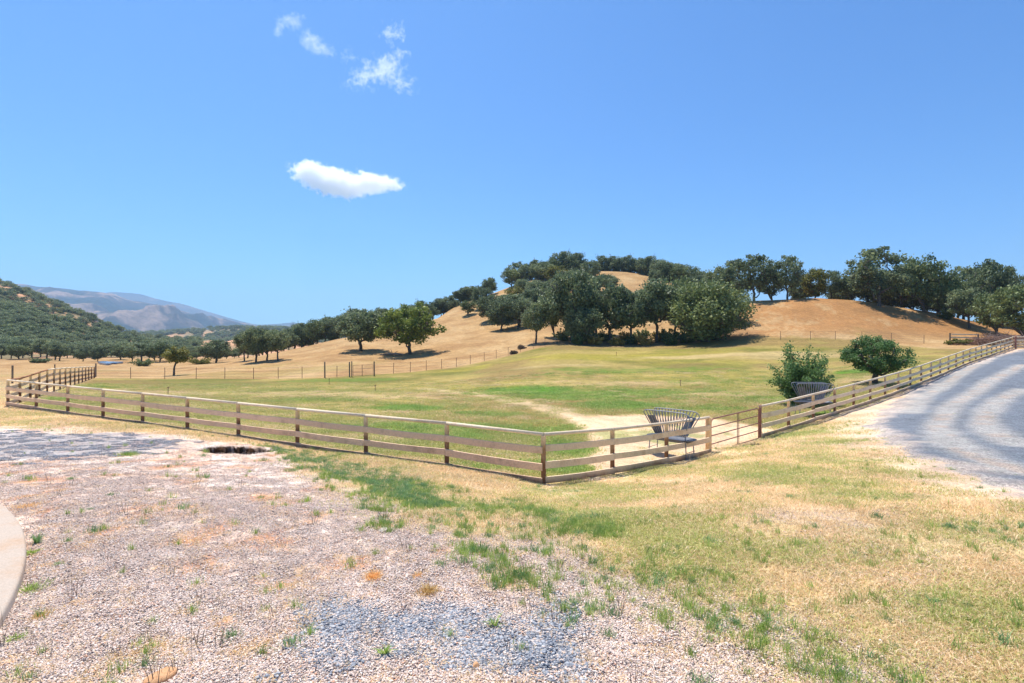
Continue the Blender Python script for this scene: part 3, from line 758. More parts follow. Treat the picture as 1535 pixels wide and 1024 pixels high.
# right ridge
R = 'oaks along the crest of the bare golden hill on the right'
for a in [('oakO', 1130, 118, 72, 66, 'open blue-grey oak at the left end of the bare hill crest'),
          ('oakO', 1180, 115, 68, 48, 'slim open oak second on the bare hill crest'),
          ('oakG', 1157, 128, 60, 45, 'oak filling the gap between the two leftmost crest oaks'),
          ('oakY', 1222, 117, 50, 46, 'short yellow-green oak on the highest point of the bare hill'),
          ('oakO', 1246, 119, 48, 40, 'short round oak beside the yellow-green one on the bare hill top'),
          ('oakT', 1276, 118, 44, 36, 'small dark oak left of the tallest crest oak'),
          ('oakO', 1318, 108, 92, 86, 'tallest crest oak with a trunk standing in its own shadow on the hill'),
          ('oakD', 1300, 116, 50, 66, 'low dark oak at the foot of the tallest crest oak'),
          ('oakT', 1352, 116, 72, 52, 'dark oak between the two tallest crest oaks'),
          ('oakG', 1384, 108, 90, 62, 'upright green oak with a thick dark trunk on the crest'),
          ('oakG', 1418, 106, 62, 48, 'smaller oak with a bushy base downhill of the upright crest oak'),
          ('oakO', 1444, 116, 84, 60, 'thin-crowned oak behind the smaller bushy-based one'),
          ('oakB', 1452, 100, 64, 48, 'low oak with a short bare trunk above the small wooden gate'),
          ('oakO', 1478, 108, 98, 62, 'tall loose oak third from the right edge of the hill'),
          ('oakO', 1504, 104, 96, 50, 'tall wispy oak second from the right edge of the hill'),
          ('oakG', 1494, 94, 72, 62, 'rounded oak whose crown hangs low above the brush pile'),
          ('oakG', 1533, 86, 92, 84, 'big olive-green oak overhanging the end of the driveway fence'),
          ('oakD', 1600, 84, 95, 90, 'oak at the right border of the view beyond the driveway'),
          ('oakD', 1338, 124, 50, 50, 'shadowy oak half hidden behind the crest left of the upright green oak'),
          ('oakD', 1078, 128, 62, 52, 'oak showing over the right shoulder of the round live oak'),
          ('oakO', 1103, 126, 70, 50, 'tall open oak between the live oak and the bare hill crest'),
          ('oakD', 1200, 130, 44, 44, 'low oak filling the skyline left of the short yellow-green oak'),
          ('oakD', 1262, 128, 38, 46, 'low oak filling the skyline left of the small dark crest oak'),
          ('oakD', 1322, 126, 62, 62, 'wide oak standing behind the tallest crest oak'),
          ('oakD', 1368, 122, 58, 58, 'wide low oak behind the upright green crest oak'),
          ('oakD', 1408, 118, 58, 56, 'low dark oak filling in right of the upright green crest oak'),
          ('oakD', 1436, 112, 62, 58, 'low oak closing the gap behind the short bare-trunked oak'),
          ('oakD', 1470, 112, 66, 60, 'low oak filling in under the tall loose oak'),
          ('oakT', 1405, 124, 70, 40, 'dull oak behind and right of the upright green crest oak')]:
    put(*a, group=R, sink=.3)
# slope left of the grove
Sg = 'oaks on the slope left of the grove'
for k, px, py, h, w_, lb in [('oakD', 752, 495, 52, 52, 'spreading dark oak with shade under it on the slope left of the grove'),
          ('oakB', 777, 492, 46, 40, 'oak just right of the spreading dark slope oak'),
          ('oakD', 735, 482, 40, 42, 'rounded oak directly uphill of the spreading dark slope oak'),
          ('oakG', 701, 474, 24, 28, 'small round bush-like oak alone at the left of the slope group'),
          ('oakD', 722, 465, 36, 34, 'oak standing above the small bush-like slope oak'),
          ('oakT', 699, 452, 26, 24, 'small oak on the skyline at the left start of the slope'),
          ('oakG', 712, 447, 22, 22, 'tiny skyline oak between two bigger ones left of the knoll'),
          ('oakD', 733, 442, 28, 28, 'dark skyline oak above the upper slope'),
          ('oakT', 690, 455, 24, 26, 'leftmost of the small skyline oaks on the open slope')]:
    put(k, px, base(px, py, 90, 215), h, w_, lb, group=Sg)
# knoll
rk = random.Random(5); pts = []
def near_ok(px, py, d):
    return all(abs(px - a) > d or abs(py - b) > d * .35 for a, b in pts)
tries = 0
while len(pts) < 42 and tries < 4000:
    tries += 1
    px = rk.uniform(764, 1085); t = rk.random()
    crest = np.interp(px, [762, 800, 830, 930, 1000, 1030, 1085], [428, 414, 407, 406, 414, 421, 440])
    py = crest + 1 + 68 * t
    if 893 < px < 968 and 404 < py < 440: continue
    if px < 800 and 436 < py < 470 and rk.random() < .5: continue
    if not near_ok(px, py, 15): continue
    pts.append((px, py))
pts.sort()
for i, (px, py) in enumerate(pts):
    D = base(px, py, 100, 212)
    k = rk.choice(['oakA', 'oakB', 'oakD', 'oakG', 'oakD', 'oakC', 'oakG', 'oakY', 'oakB'])
    if k == 'oakY' and rk.random() < .4: k = 'oakG'
    h = rk.uniform(19, 28) * (1 + (py - 405) / 160.); w_ = h * rk.uniform(1.0, 1.35)
    if py > 440: kk = 'dark oak on the brushy lower slope of the knoll behind the grove'
    else: kk = 'dark oak among those crowding the top of the knoll'
    if k == 'oakY': kk = 'yellow-green oak scattered among the dark oaks of the knoll'
    put(k, px, D, h, w_, kk, group='oaks crowding the knoll behind the grove')
sky_lab = ['open oak standing out at the left end of the knoll skyline', 'small oak second from the left on the knoll skyline', 'oak where the knoll skyline starts to climb', 'rounded oak just left of the highest skyline point of the knoll', 'tallest rounded oak at the highest skyline point of the knoll', 'broad oak just right of the highest skyline point of the knoll', 'small oak at the left edge of the bare patch on the knoll',
   'low oak on the skyline above the left edge of the bare knoll patch', 'low oak on the skyline above the middle of the bare knoll patch', 'low oak on the skyline above the right part of the bare knoll patch', 'low oak above the right end of the bare knoll patch', 'oak on the skyline just right of the bare knoll patch', 'oak on the skyline where the knoll begins to fall', 'dull oak on the falling right shoulder of the knoll skyline', 'oak low on the right flank of the knoll skyline', 'oak at the left of the saddle between knoll and bare hill', 'broad oak in the saddle between knoll and bare hill', 'oak closing the right of the saddle beside the bare hill']
sky_px = [(776, 34, 34), (792, 26, 26), (808, 24, 28), (826, 26, 30), (843, 32, 34), (862, 32, 36), (884, 26, 32), (905, 24, 28), (922, 23, 27), (941, 25, 28), (957, 24, 27), (972, 28, 32), (992, 28, 34), (1012, 27, 32), (1030, 30, 32), (1046, 34, 34), (1068, 42, 40), (1090, 44, 40)]
for lb, (px, h, w_) in zip(sky_lab, sky_px):
    put(rk.choice(['oakD', 'oakG', 'oakD', 'oakA']) if px not in (776, 1068, 1090) else 'oakO', px, (rk.uniform(206, 211) if 893 < px < 968 else rk.uniform(190, 204)) if px < 1050 else 150, h * 1.05, w_ * 1.12, lb, group='oaks on the skyline of the knoll', sink=1.9)

# wood behind the golden slope, left of centre
rb = random.Random(12); lst = []
for i in range(44):
    px = 372 + i * 7.6 + rb.uniform(-4, 4)
    cy_ = np.interp(px, [380, 430, 505, 560, 610, 650, 690], [528, 521, 504, 497, 485, 468, 450])
    D = np.interp(px, [380, 450, 510, 610, 690], [132, 140, 146, 165, 188]) + rb.uniform(0, 26)
    top = np.interp(px, [360, 420, 440, 480, 520, 560, 600, 640, 680, 720], [505, 498, 486, 477, 465, 463, 462, 450, 442, 432]) + rb.uniform(-3, 9)
    x, y = atD(px, D); z = hf(x, y); by = CY - (z - ZC) / D * F
    h = max(14, by - top)
    put(rb.choice(['oakA', 'oakB', 'oakD', 'oakG', 'oakC']), px, D, h, max(22, h * rb.uniform(.8, 1.15)) , 'dark oak in the wood lining the far side of the golden slope', group='oaks of the wood behind the golden slope')
# cluster at left
for k, px, D, h, w_, lb in [('oakT', 366, 106, 50, 30, 'leftmost slim oak of the dark cluster above the wire fence'),
                        ('oakA', 384, 99, 55, 44, 'tallest oak of the dark cluster above the wire fence'),
                        ('oakB', 401, 102, 50, 38, 'oak in the middle right of the dark cluster above the wire fence'),
                        ('oakB', 416, 99, 48, 36, 'rightmost oak of the dark cluster, its trunk standing clear'),
                        ('oakC', 324, 132, 36, 44, 'round dark oak alone between the leaning tree and the oak cluster')]:
    put(k, px, D, h, w_, lb, group='dark oaks left of the golden slope')
tp('lean', seed=88, ht=4.4, wd=3.2, base=.42, ncl=20, nleaf=3600, leaf=.11, mat=M_OAKY, trunk_r=.12, lean=.22, cr=.2)
put('lean', 259, 75, 45, 36, 'small leaning tree with a curved trunk beyond the wire fence', name='leaning_tree', rot=0.1)
# valley floor tree line
rl = random.Random(9)
pxs = [-70 + i * 10.8 + rl.uniform(-4, 4) for i in range(42)]
for i, px in enumerate(pxs):
    D = rl.uniform(132, 176)
    top = np.interp(px, [-60, 0, 60, 120, 180, 240, 300, 370], [508, 510, 508, 514, 510, 513, 524, 520]) + rl.uniform(-3, 8)
    x, y = atD(px, D); by = CY - (hf(x, y) - ZC) / D * F
    h = max(12, by - top)
    put(rl.choice(['oakA', 'oakB', 'oakD', 'oakC', 'oakG']), px, D, h, h * rl.uniform(.95, 1.4), 'dark oak in the tree line along the valley floor', group='oaks of the tree line along the valley floor')

# ------------------------------------------------------------------ scattering by geometry nodes (stuff)
def scatter(name, pts, rots, scs, idx, protos, label, cat):
    me = bpy.data.meshes.new(name)
    n = len(pts)
    me.vertices.add(n); me.vertices.foreach_set('co', np.asarray(pts, np.float32).ravel())
    a = me.attributes.new('rot', 'FLOAT_VECTOR', 'POINT'); a.data.foreach_set('vector', np.asarray(rots, np.float32).ravel())
    a = me.attributes.new('scl', 'FLOAT_VECTOR', 'POINT'); a.data.foreach_set('vector', np.asarray(scs, np.float32).ravel())
    a = me.attributes.new('pid', 'INT', 'POINT'); a.data.foreach_set('value', np.asarray(idx, np.int32))
    o = link(name, me)
    col = bpy.data.collections.new(name + '_kinds')
    for i, p in enumerate(protos):
        q = bpy.data.objects.new('%s_kind_%02d' % (name, i), p); col.objects.link(q)
    ng = bpy.data.node_groups.new(name, 'GeometryNodeTree')
    ng.interface.new_socket('Geometry', in_out='INPUT', socket_type='NodeSocketGeometry')
    ng.interface.new_socket('Geometry', in_out='OUTPUT', socket_type='NodeSocketGeometry')
    N = ng.nodes; L = ng.links
    gi = N.new('NodeGroupInput'); go = N.new('NodeGroupOutput')
    ip = N.new('GeometryNodeInstanceOnPoints'); ci = N.new('GeometryNodeCollectionInfo')
    ci.inputs['Collection'].default_value = col; ci.inputs['Separate Children'].default_value = True; ci.inputs['Reset Children'].default_value = True
    def na(nm, t):
        q = N.new('GeometryNodeInputNamedAttribute'); q.data_type = t; q.inputs['Name'].default_value = nm; return q.outputs['Attribute']
    er = N.new('FunctionNodeEulerToRotation'); L.new(na('rot', 'FLOAT_VECTOR'), er.inputs[0])
    L.new(gi.outputs[0], ip.inputs['Points']); L.new(ci.outputs[0], ip.inputs['Instance'])
    ip.inputs['Pick Instance'].default_value = True
    L.new(na('pid', 'INT'), ip.inputs['Instance Index']); L.new(er.outputs[0], ip.inputs['Rotation']); L.new(na('scl', 'FLOAT_VECTOR'), ip.inputs['Scale'])
    L.new(ip.outputs[0], go.inputs[0])
    md = o.modifiers.new('scatter', 'NODES'); md.node_group = ng
    tag(o, label, cat, kind='stuff')
    return o

# wooded hill
pts = []; r3 = np.random.RandomState(4)
cand = 4000
PXc = r3.uniform(-420, 300, cand); Dc = np.exp(r3.uniform(math.log(205), math.log(445), cand))
X = (PXc - CX) / F * Dc; Z = H(X, Dc)
dens = fbm(X, Dc, 26, 4, 15)
row = CY - (Z - ZC) / Dc * F
ok = (r3.uniform(size=cand) < sstep(.36, .52, dens) * 1.0 + .16)
X, Y, Z = X[ok], Dc[ok], Z[ok]
n = len(X); hh = r3.uniform(.28, .66, n) * (.8 + .3 * (Y / 400))
idx = r3.choice([0, 0, 0, 1, 1, 2], n)
hh = np.where(idx == 2, hh * .6, hh)
scatter('oak_woodland', np.stack([X, Y, Z - .3], 1), np.stack([0 * X, 0 * X, r3.uniform(0, 6.28, n)], 1), np.stack([hh * 1.05, hh * 1.05, hh * .82], 1), idx, [TP['far'][0][1], TP['farB'][0][1], TP['farY'][0][1]],
        'oak woods covering the steep hill on the far left', 'woodland')
# far low hill dotted with oaks
cand = 2600
PXc = r3.uniform(120, 520, cand); Dc = r3.uniform(700, 1230, cand)
X = (PXc - CX) / F * Dc; Z = H(X, Dc); n = cand
ok = fbm(X, Dc, 60, 3, 6) > .42
X, Y, Z = X[ok], Dc[ok], Z[ok]; n = len(X); hh = r3.uniform(.6, 1.2, n)
scatter('distant_woodland', np.stack([X, Y, Z - .3], 1), np.stack([0 * X, 0 * X, r3.uniform(0, 6.28, n)], 1), np.stack([hh * 1.2, hh * 1.2, hh * .8], 1), r3.randint(0, 2, n), [TP['far'][0][1], TP['farB'][0][1]],
        'scattered oaks on the low hills below the blue mountains', 'woodland')

# ------------------------------------------------------------------ grass
def grass_mat(name, cols, trans=.35):
    return leaf_mat(name, cols, trans, .006)
M_GG = grass_mat('green weed', [(.15, .27, .05), (.35, .50, .11), (.64, .70, .26)])
M_GS = grass_mat('straw grass', [(.52, .36, .16), (.82, .63, .35), (.94, .82, .55)])
M_GM = grass_mat('mixed grass', [(.22, .31, .06), (.52, .54, .16), (.88, .74, .39)])
M_GO = grass_mat('ochre tuft', [(.62, .36, .12), (.82, .56, .22), (.90, .70, .34)])
M_GB = grass_mat('blue green weed', [(.10, .22, .08), (.22, .38, .15), (.40, .54, .25)])
def blades(seed, n, rad, h0, h1, w_, lean, mat, up_r=False, curve=.3, gauss=False):
    r = np.random.RandomState(seed)
    an = r.uniform(0, 6.283, n); rr = (np.abs(r.normal(0, .5, n)) if gauss else np.sqrt(r.uniform(0, 1, n))) * rad
    bx = np.stack([np.cos(an) * rr, np.sin(an) * rr, np.full(n, -.008)], 1)
    h = r.uniform(h0, h1, n)[:, None]
    d = r.normal(size=(n, 3)); d[:, 2] = 0; d /= np.linalg.norm(d, axis=1, keepdims=True)
    if up_r: d = .5 * d + .9 * np.stack([np.cos(an), np.sin(an), 0 * an], 1)
    ln = r.uniform(.2, 1, (n, 1)) * lean
    mid = bx + np.array([0, 0, 1.]) * h * .55 + d * h * ln * .35
    tip = bx + np.array([0, 0, 1.]) * h * (1 - .35 * ln) + d * h * ln
    s = np.cross(d, [0, 0, 1.]); sa = r.uniform(0, 3.14, n)[:, None]
    s = s * np.cos(sa) + d * np.sin(sa); ww = w_ * r.uniform(.6, 1.3, (n, 1))
    V = np.stack([bx - s * ww, bx + s * ww, mid + s * ww * .8, mid - s * ww * .8, tip + s * ww * .15, tip - s * ww * .15], 1).reshape(-1, 3)
    b = np.arange(n)[:, None] * 6
    Q = np.concatenate([b + np.array([0, 1, 2, 3]), b + np.array([3, 2, 4, 5])], 0)
    me = np_mesh('tuft', V, Q)
    a = me.attributes.new('lv', 'FLOAT', 'POINT'); a.data.foreach_set('value', np.repeat(np.clip(r.beta(2, 2, n), 0, 1), 6).astype(np.float32))
    me.materials.append(mat); return me
def sample_ground(n, d0, d1, seed, r0=-1.04, r1=1.04):
    """roughly even in the picture: log distance"""
    r = np.random.RandomState(seed)
    D = np.exp(r.uniform(math.log(d0), math.log(d1), n)); X = r.uniform(r0, r1, n) * D
    return X, D, r
def spread_pts(X, Y, keep, r, s0, s1, nk, scale_d=True, zoff=0.):
    X = X[keep]; Y = Y[keep]; n = len(X); Z = H(X, Y) + zoff
    s = r.uniform(s0, s1, n)
    e = .15
    gx = (H(X + e, Y) - H(X - e, Y)) / (2 * e); gy = (H(X, Y + e) - H(X, Y - e)) / (2 * e)
    rz = r.uniform(0, 6.28, n)
    # keep patches lying on the slope: tilt expressed about world axes before the spin
    from mathutils import Euler, Matrix
    rots = np.empty((n, 3))
    for i in range(n):
        m_ = Vector((-gx[i], -gy[i], 1)).normalized().to_track_quat('Z', 'Y').to_matrix() @ Matrix.Rotation(rz[i], 3, 'Z')
        rots[i] = m_.to_euler()
    return np.stack([X, Y, Z], 1), rots, np.stack([s, s, s], 1), r.randint(0, nk, n)

# cropped lawn patches (near right and along the fences)
lawn = [blades(100 + i, 170, .30, .018, .055, .0028, 1.6, M_GM) for i in range(3)] + [blades(110 + i, 170, .30, .018, .05, .003, 1.9, M_GS) for i in range(3)]
X, Y, r = sample_ground(26000, 3.4, 26, 61)
M = masks(X, Y); n1, n2, n3, n4 = M['n']
in_slab = np.hypot(X + 14.19, Y + 2.05) < 11.8
p = (1 - M['yard']) * (1 - M['pad']) * (1 - M['road']) * (1 - .85 * M['shoulder']) * (.30 + .75 * sstep(-.15, .15, n1 + n2)) * (1 - M['red'] * .6) * (1 - .75 * sstep(.06, .18, -M['sl'] + n2 * .3))
keep = (r.uniform(size=len(X)) < p * np.clip(.25 + Y / 16, 0, 1)) & ~in_slab
P_, R_, S_, I_ = spread_pts(X, Y, keep, r, .75, 1.35, 3)
grn = sstep(-.12, .15, M['n'][0] + M['n'][1] * .6)[keep] + M['lgreen'][keep]
I_ = np.where(r.uniform(size=len(I_)) < grn * .62, I_, I_ + 3)
S_ *= (1 + P_[:, 1:2] / 22)
scatter('lawn_grass', P_, R_, S_, I_, lawn, 'short half-dry lawn grass between the yard, the fence and the driveway', 'grass')
# green weeds: upright, in patches along the yard edge
weed = [blades(130 + i, 34, .11, .05, .15, .0028, .6, M_GG, False, .3, True) for i in range(3)] + [blades(140 + i, 60, .12, .05, .12, .0036, .8, M_GB, False, .3, True) for i in range(2)]
X, Y, r = sample_ground(60000, 3.4, 24, 62)
M = masks(X, Y); n1, n2, n3, n4 = M['n']
core = sstep(-.05, .4, sdist(P((400, 671), (470, 676), (560, 700), (650, 730), (690, 765), (600, 770), (530, 735), (470, 700), (400, 680)), X, Y) + n2)
p = M['strip'] * (.20 + .85 * sstep(-.02, .16, n2 * .7 + n4 * .5 + M['sl'] * .5)) + core * 1.1 + M['lgreen'] * .30 * (1 - M['pad'])
p = p * np.where(Y < 7, .6, 1) + M['yard'] * sstep(.18, .28, n2 + n1 * .35) * .10 + .006 * (1 - M['road'])
p *= (1 - M['pad'])
keep = (r.uniform(size=len(X)) < p * np.clip(Y / 13, .3, 1)) & ~(np.hypot(X + 14.19, Y + 2.05) < 11.8)
for hx_, hy_, a_, b_, dep_, ang_ in HOLES[:1]: keep &= np.hypot((X - hx_) / a_, (Y - hy_) / b_) > 1.1
P_, R_, S_, I_ = spread_pts(X, Y, keep, r, .5, 1.15, 3)
R_[:, :2] *= .3
I_ = np.where(r.uniform(size=len(I_)) < .15 + .6 * core[keep], 3 + I_ % 2, I_)
lg = (M['lgreen'][keep] > .25) & (P_[:, 1] > 8)
S_[lg] *= np.array([1, 1, .45])
scatter('green_weeds', P_, R_, S_, I_, weed, 'green weeds sprouting along the edge of the gravel yard', 'weeds')
# straw and rusty stubble in the yard
stub = [blades(150 + i, 26, .10, .01, .05, .0022, 2.2, M_GS) for i in range(2)] + [blades(155 + i, 40, .12, .012, .045, .0026, 2.0, M_GO) for i in range(2)]
X, Y, r = sample_ground(26000, 3.2, 22, 63, -1.04, .6)
M = masks(X, Y); n1, n2, n3, n4 = M['n']
p = M['yard'] * (.18 + .35 * M['red'] + .3 * sstep(.05, .2, n2)) * (1 - M['blue'] * .75)
keep = (r.uniform(size=len(X)) < p) & ~(np.hypot(X + 14.19, Y + 2.05) < 11.8)
P_, R_, S_, I_ = spread_pts(X, Y, keep, r, .6, 1.3, 2)
I_ = np.where(r.uniform(size=len(I_)) < .15 + .35 * M['red'][keep], I_ + 2, I_)
stub.append(blades(159, 5, .05, .12, .28, .0024, .5, M_BROWN)); I_ = np.where(r.uniform(size=len(I_)) < .05, 4, I_)
scatter('dry_stubble', P_, R_, S_, I_, stub, 'dead straw stubble scattered over the gravel yard', 'stubble')
# straw strip outside the left fence + dry grass beyond
strw = [blades(160 + i, 120, .35, .03, .09, .005, 1.6, M_GS) for i in range(3)]
X, Y, r = sample_ground(16000, 12, 60, 64)
M = masks(X, Y); n1, n2, n3, n4 = M['n']
fl = np.abs((X - FC[0]) * 1 + (Y - FC[1]) * 2.048) / 2.279
p = ((1 - M['yard']) * (1 - M['pad']) * (1 - M['road']) * (X < 0)) * .8 + (fl < .5) * (X < .8) * .3 + (Y > 30) * (1 - M['pad']) * (1 - M['road']) * .2
keep = (r.uniform(size=len(X)) < p) & ((X < 0) | (Y > 24))
P_, R_, S_, I_ = spread_pts(X, Y, keep, r, .8, 1.4, 3)
scatter('straw_grass', P_, R_, S_, I_, strw, 'pale dry straw grass outside the paddock fences', 'grass')
# paddock grass
padg = [blades(170 + i, 130, .45, .03, .08, .006, 1.3, M_GM) for i in range(2)] + [blades(175 + i, 150, .45, .04, .10, .007, 1.1, M_GG) for i in range(2)] + [blades(179, 110, .45, .03, .07, .006, 1.6, M_GS)]
X, Y, r = sample_ground(24000, 13.4, 52, 65, -.95, 1.0)
M = masks(X, Y); n1, n2, n3, n4 = M['n']
p = M['pad'] * (1 - M['dirt'] * .97) * (.35 + .5 * M['green'] + .3 * sstep(-.1, .2, n1))
keep = r.uniform(size=len(X)) < p
gr = M['green'][keep]; tn = (M['tan'][keep] + sstep(0, .2, (n3 + n1)[keep]) * .5); 
P_, R_, S_, I_ = spread_pts(X, Y, keep, r, .8, 1.5, 2)
u = r.uniform(size=len(I_))
I_ = np.where(u < gr, I_ + 2, np.where(u > 1 - tn * .7, 4, I_))
scatter('paddock_grass', P_, R_, S_, I_, padg, 'patchy green and yellow grass inside the paddock', 'grass')

# ------------------------------------------------------------------ gravel
def stone_patch(seed, n, rad, s0, s1, mat):
    r = np.random.RandomState(seed)
    base_v = np.array([(1, 0, 0), (-1, 0, 0), (0, 1, 0), (0, -1, 0), (0, 0, 1), (0, 0, -1), (.6, .6, .6), (-.6, .6, .5), (.6, -.6, .5), (-.6, -.6, .6)], float)
    V = []; T = []; lv = []
    tri = [(0, 6, 8), (0, 2, 6), (2, 7, 6), (2, 1, 7), (1, 9, 7), (1, 3, 9), (3, 8, 9), (3, 0, 8), (4, 6, 7), (4, 7, 9), (4, 9, 8), (4, 8, 6), (5, 2, 0), (5, 1, 2), (5, 3, 1), (5, 0, 3)]
    for i in range(n):
        v = base_v * r.uniform(.65, 1.2, (10, 3)) * np.array([1, r.uniform(.55, .95), r.uniform(.35, .65)])
        a, b_ = r.uniform(0, 6.28), r.normal(0, .35)
        ca, sa = math.cos(a), math.sin(a); Rz = np.array([[ca, -sa, 0], [sa, ca, 0], [0, 0, 1]])
        cb, sb = math.cos(b_), math.sin(b_); Rx = np.array([[1, 0, 0], [0, cb, -sb], [0, sb, cb]])
        s = r.uniform(s0, s1) * (1.0 if r.uniform() < .93 else 1.5)
        an = r.uniform(0, 6.28); q = math.sqrt(r.uniform()) * rad
        v = (v * s) @ Rx.T @ Rz.T + np.array([math.cos(an) * q, math.sin(an) * q, s * r.uniform(.0, .35)])
        b0 = len(V) * 10; V.append(v); T += [tuple(b0 + k for k in t) for t in tri]; lv += [r.uniform()] * 10
    me = np_mesh('stones', np.concatenate(V), np.array(T))
    a = me.attributes.new('lv', 'FLOAT', 'POINT'); a.data.foreach_set('value', np.array(lv, np.float32))
    me.materials.append(mat); return me
def stone_mat(name, stops):
    m, nt, bs = new_mat(name); bs.inputs['Roughness'].default_value = .85; bs.inputs['Specular IOR Level'].default_value = .25
    lv = nt.nodes.new('ShaderNodeAttribute'); lv.attribute_name = 'lv'
    c = ramp(nt, lv.outputs['Fac'], stops)
    pos = nt.nodes.new('ShaderNodeNewGeometry').outputs['Position']
    c = mix(nt, 1.0, c, maprange(nt, noise(nt, pos, 120, 3, .6), .3, .7, .8, 1.2), 'MULTIPLY')
    nt.links.new(c, bs.inputs['Base Color']); return m
M_SB = stone_mat('blue grey stone', [(0, (.11, .12, .15)), (.3, (.22, .24, .275)), (.65, (.36, .375, .40)), (.88, (.55, .53, .52)), (1, (.62, .44, .32))])
M_SP = stone_mat('pale chip', [(0, (.10, .09, .09)), (.10, (.24, .20, .19)), (.18, (.62, .48, .40)), (.6, (.84, .665, .55)), (.85, (.92, .82, .73)), (1, (.66, .34, .20))])
bluep = [stone_patch(200 + i, 150, .17, .007, .0165, M_SB) for i in range(4)]
palep = [stone_patch(210 + i, 165, .23, .0028, .0075 + .001 * i, M_SP) for i in range(5)]
X, Y, r = sample_ground(52000, 3.1, 20, 71, -1.05, .85)
M = masks(X, Y); n1, n2, n3, n4 = M['n']
u = r.uniform(size=len(X)); slab_ = (np.hypot(X + 14.19, Y + 2.05) < 11.77) | (np.hypot((X - HOLES[0][0]) / HOLES[0][2], (Y - HOLES[0][1]) / HOLES[0][3]) < 1.05)
fall = 1 - sstep(9, 20, Y)
kb = (u < M['blue'] * .38 * (.45 + .75 * sstep(-.12, .1, n2 + n4 * .5)) * np.where(Y > 9, .5, fall)) & ~slab_
kp = (u > 1 - np.clip(M['yard'] + .35 * (1 - M['yard']) * sstep(-.2, .1, n2) * (Y < 8), 0, 1) * (1 - M['blue'] * .8) * .42 * (1 - .85 * M['red']) * fall * (1 - sstep(.2, .5, -n2 * 0))) & ~slab_ & ~kb
P1, R1, S1, I1 = spread_pts(X, Y, kb, r, .8, 1.25, 4)
scatter('blue_gravel', P1, R1, S1, I1, bluep, 'blue-grey crushed gravel patches in the yard', 'gravel')
P2, R2, S2, I2 = spread_pts(X, Y, kp, r, .7, 1.3, 5)
scatter('pale_gravel', P2, R2, S2, I2, palep, 'small pale stone chips pressed into the yard soil', 'gravel')
# stray dark chips on the lawn side

# ------------------------------------------------------------------ concrete slab
cxs, cys, Rs = -14.19, -2.05, 11.7
th = np.linspace(0, 2 * math.pi, 181)[:-1]
prof = [(0, .088), (Rs * .5, .09), (Rs * .85, .09), (Rs - .02, .088), (Rs - .004, .078), (Rs + .004, .06), (Rs + .006, -.05), (Rs + .02, -.4)]
V = []
for rr_, zz in prof: V.append(np.stack([cxs + rr_ * np.cos(th), cys + rr_ * np.sin(th), np.full(180, zz) + (0 if zz > .05 else (fbm(np.cos(th) * 20, np.sin(th) * 20, 1, 3, 4) - .5) * .02)], 1))
V = np.concatenate(V)
Q = []
for j in range(len(prof) - 1):
    for i in range(180): Q.append((j*180+i, (j+1)*180+i, (j+1)*180+(i+1) % 180, j*180+(i+1) % 180))
me = np_mesh('concrete_slab', V, np.array(Q), False)
mc, ntc, bc = new_mat('stained concrete'); bc.inputs['Roughness'].default_value = .9; bc.inputs['Specular IOR Level'].default_value = .15
pos = ntc.nodes.new('ShaderNodeNewGeometry').outputs['Position']
c = mix(ntc, maprange(ntc, noise(ntc, pos, 1.1, 7, .75), .48, .7, 0, .7), (.50, .41, .33), (.50, .31, .18))
c = mix(ntc, 1.0, c, maprange(ntc, noise(ntc, pos, 60, 5, .8), .3, .7, .8, 1.2), 'MULTIPLY'); ntc.links.new(c, bc.inputs['Base Color'])
bump(ntc, bc, noise(ntc, pos, 60, 5, .8), .4, .004)
tag(link('concrete_slab', me, mc), 'curved edge of a stained concrete slab at the left border', 'concrete slab', kind='structure')

# ------------------------------------------------------------------ rocks
def rock(px, py, size, flat, mat, label, seed, sink=.3):
    import bmesh
    x, y = hit(px, py); bm = bmesh.new(); bmesh.ops.create_icosphere(bm, subdivisions=3, radius=1)
    r = np.random.RandomState(seed); dirs = r.normal(size=(9, 3)); dirs /= np.linalg.norm(dirs, axis=1, keepdims=True); off = r.uniform(.62, .95, 9)
    for v in bm.verts:
        p = np.array(v.co)
        for d_, o_ in zip(dirs, off):
            t = p @ d_
            if t > o_: p = p - d_ * (t - o_) * .85
        v.co = p * np.array([1, .75, flat]) * size
    me = bpy.data.meshes.new('rock'); bm.to_mesh(me); bm.free()
    o = link('rock', me, mat, None, (x, y, hf(x, y) + size * flat * sink)); o.rotation_euler = (0, 0, r.uniform(0, 6))
    tag(o, label, 'rock'); return o
rock(576, 798, .075, .6, M_ROCK, 'pale rounded rock lying in the gravel below the green weeds', 1)
rock(240, 1016, .115, .35, M_OROCK, 'flat ochre stone at the bottom edge of the yard', 2)
rock(713, 1000, .035, .7, M_OROCK, 'small tan stone beside a weed at the bottom of the blue gravel', 3)
rock(588, 887, .022, .7, M_ROCK, 'tiny whitish pebble among the blue gravel near the ochre tufts', 4)
rock(762, 925, .034, .6, M_ROCK, 'whitish broken stone at the right side of the blue gravel', 5)
rock(27, 733, .055, .4, M_DEAD, 'dark clod on the bare soil above the concrete slab', 6)

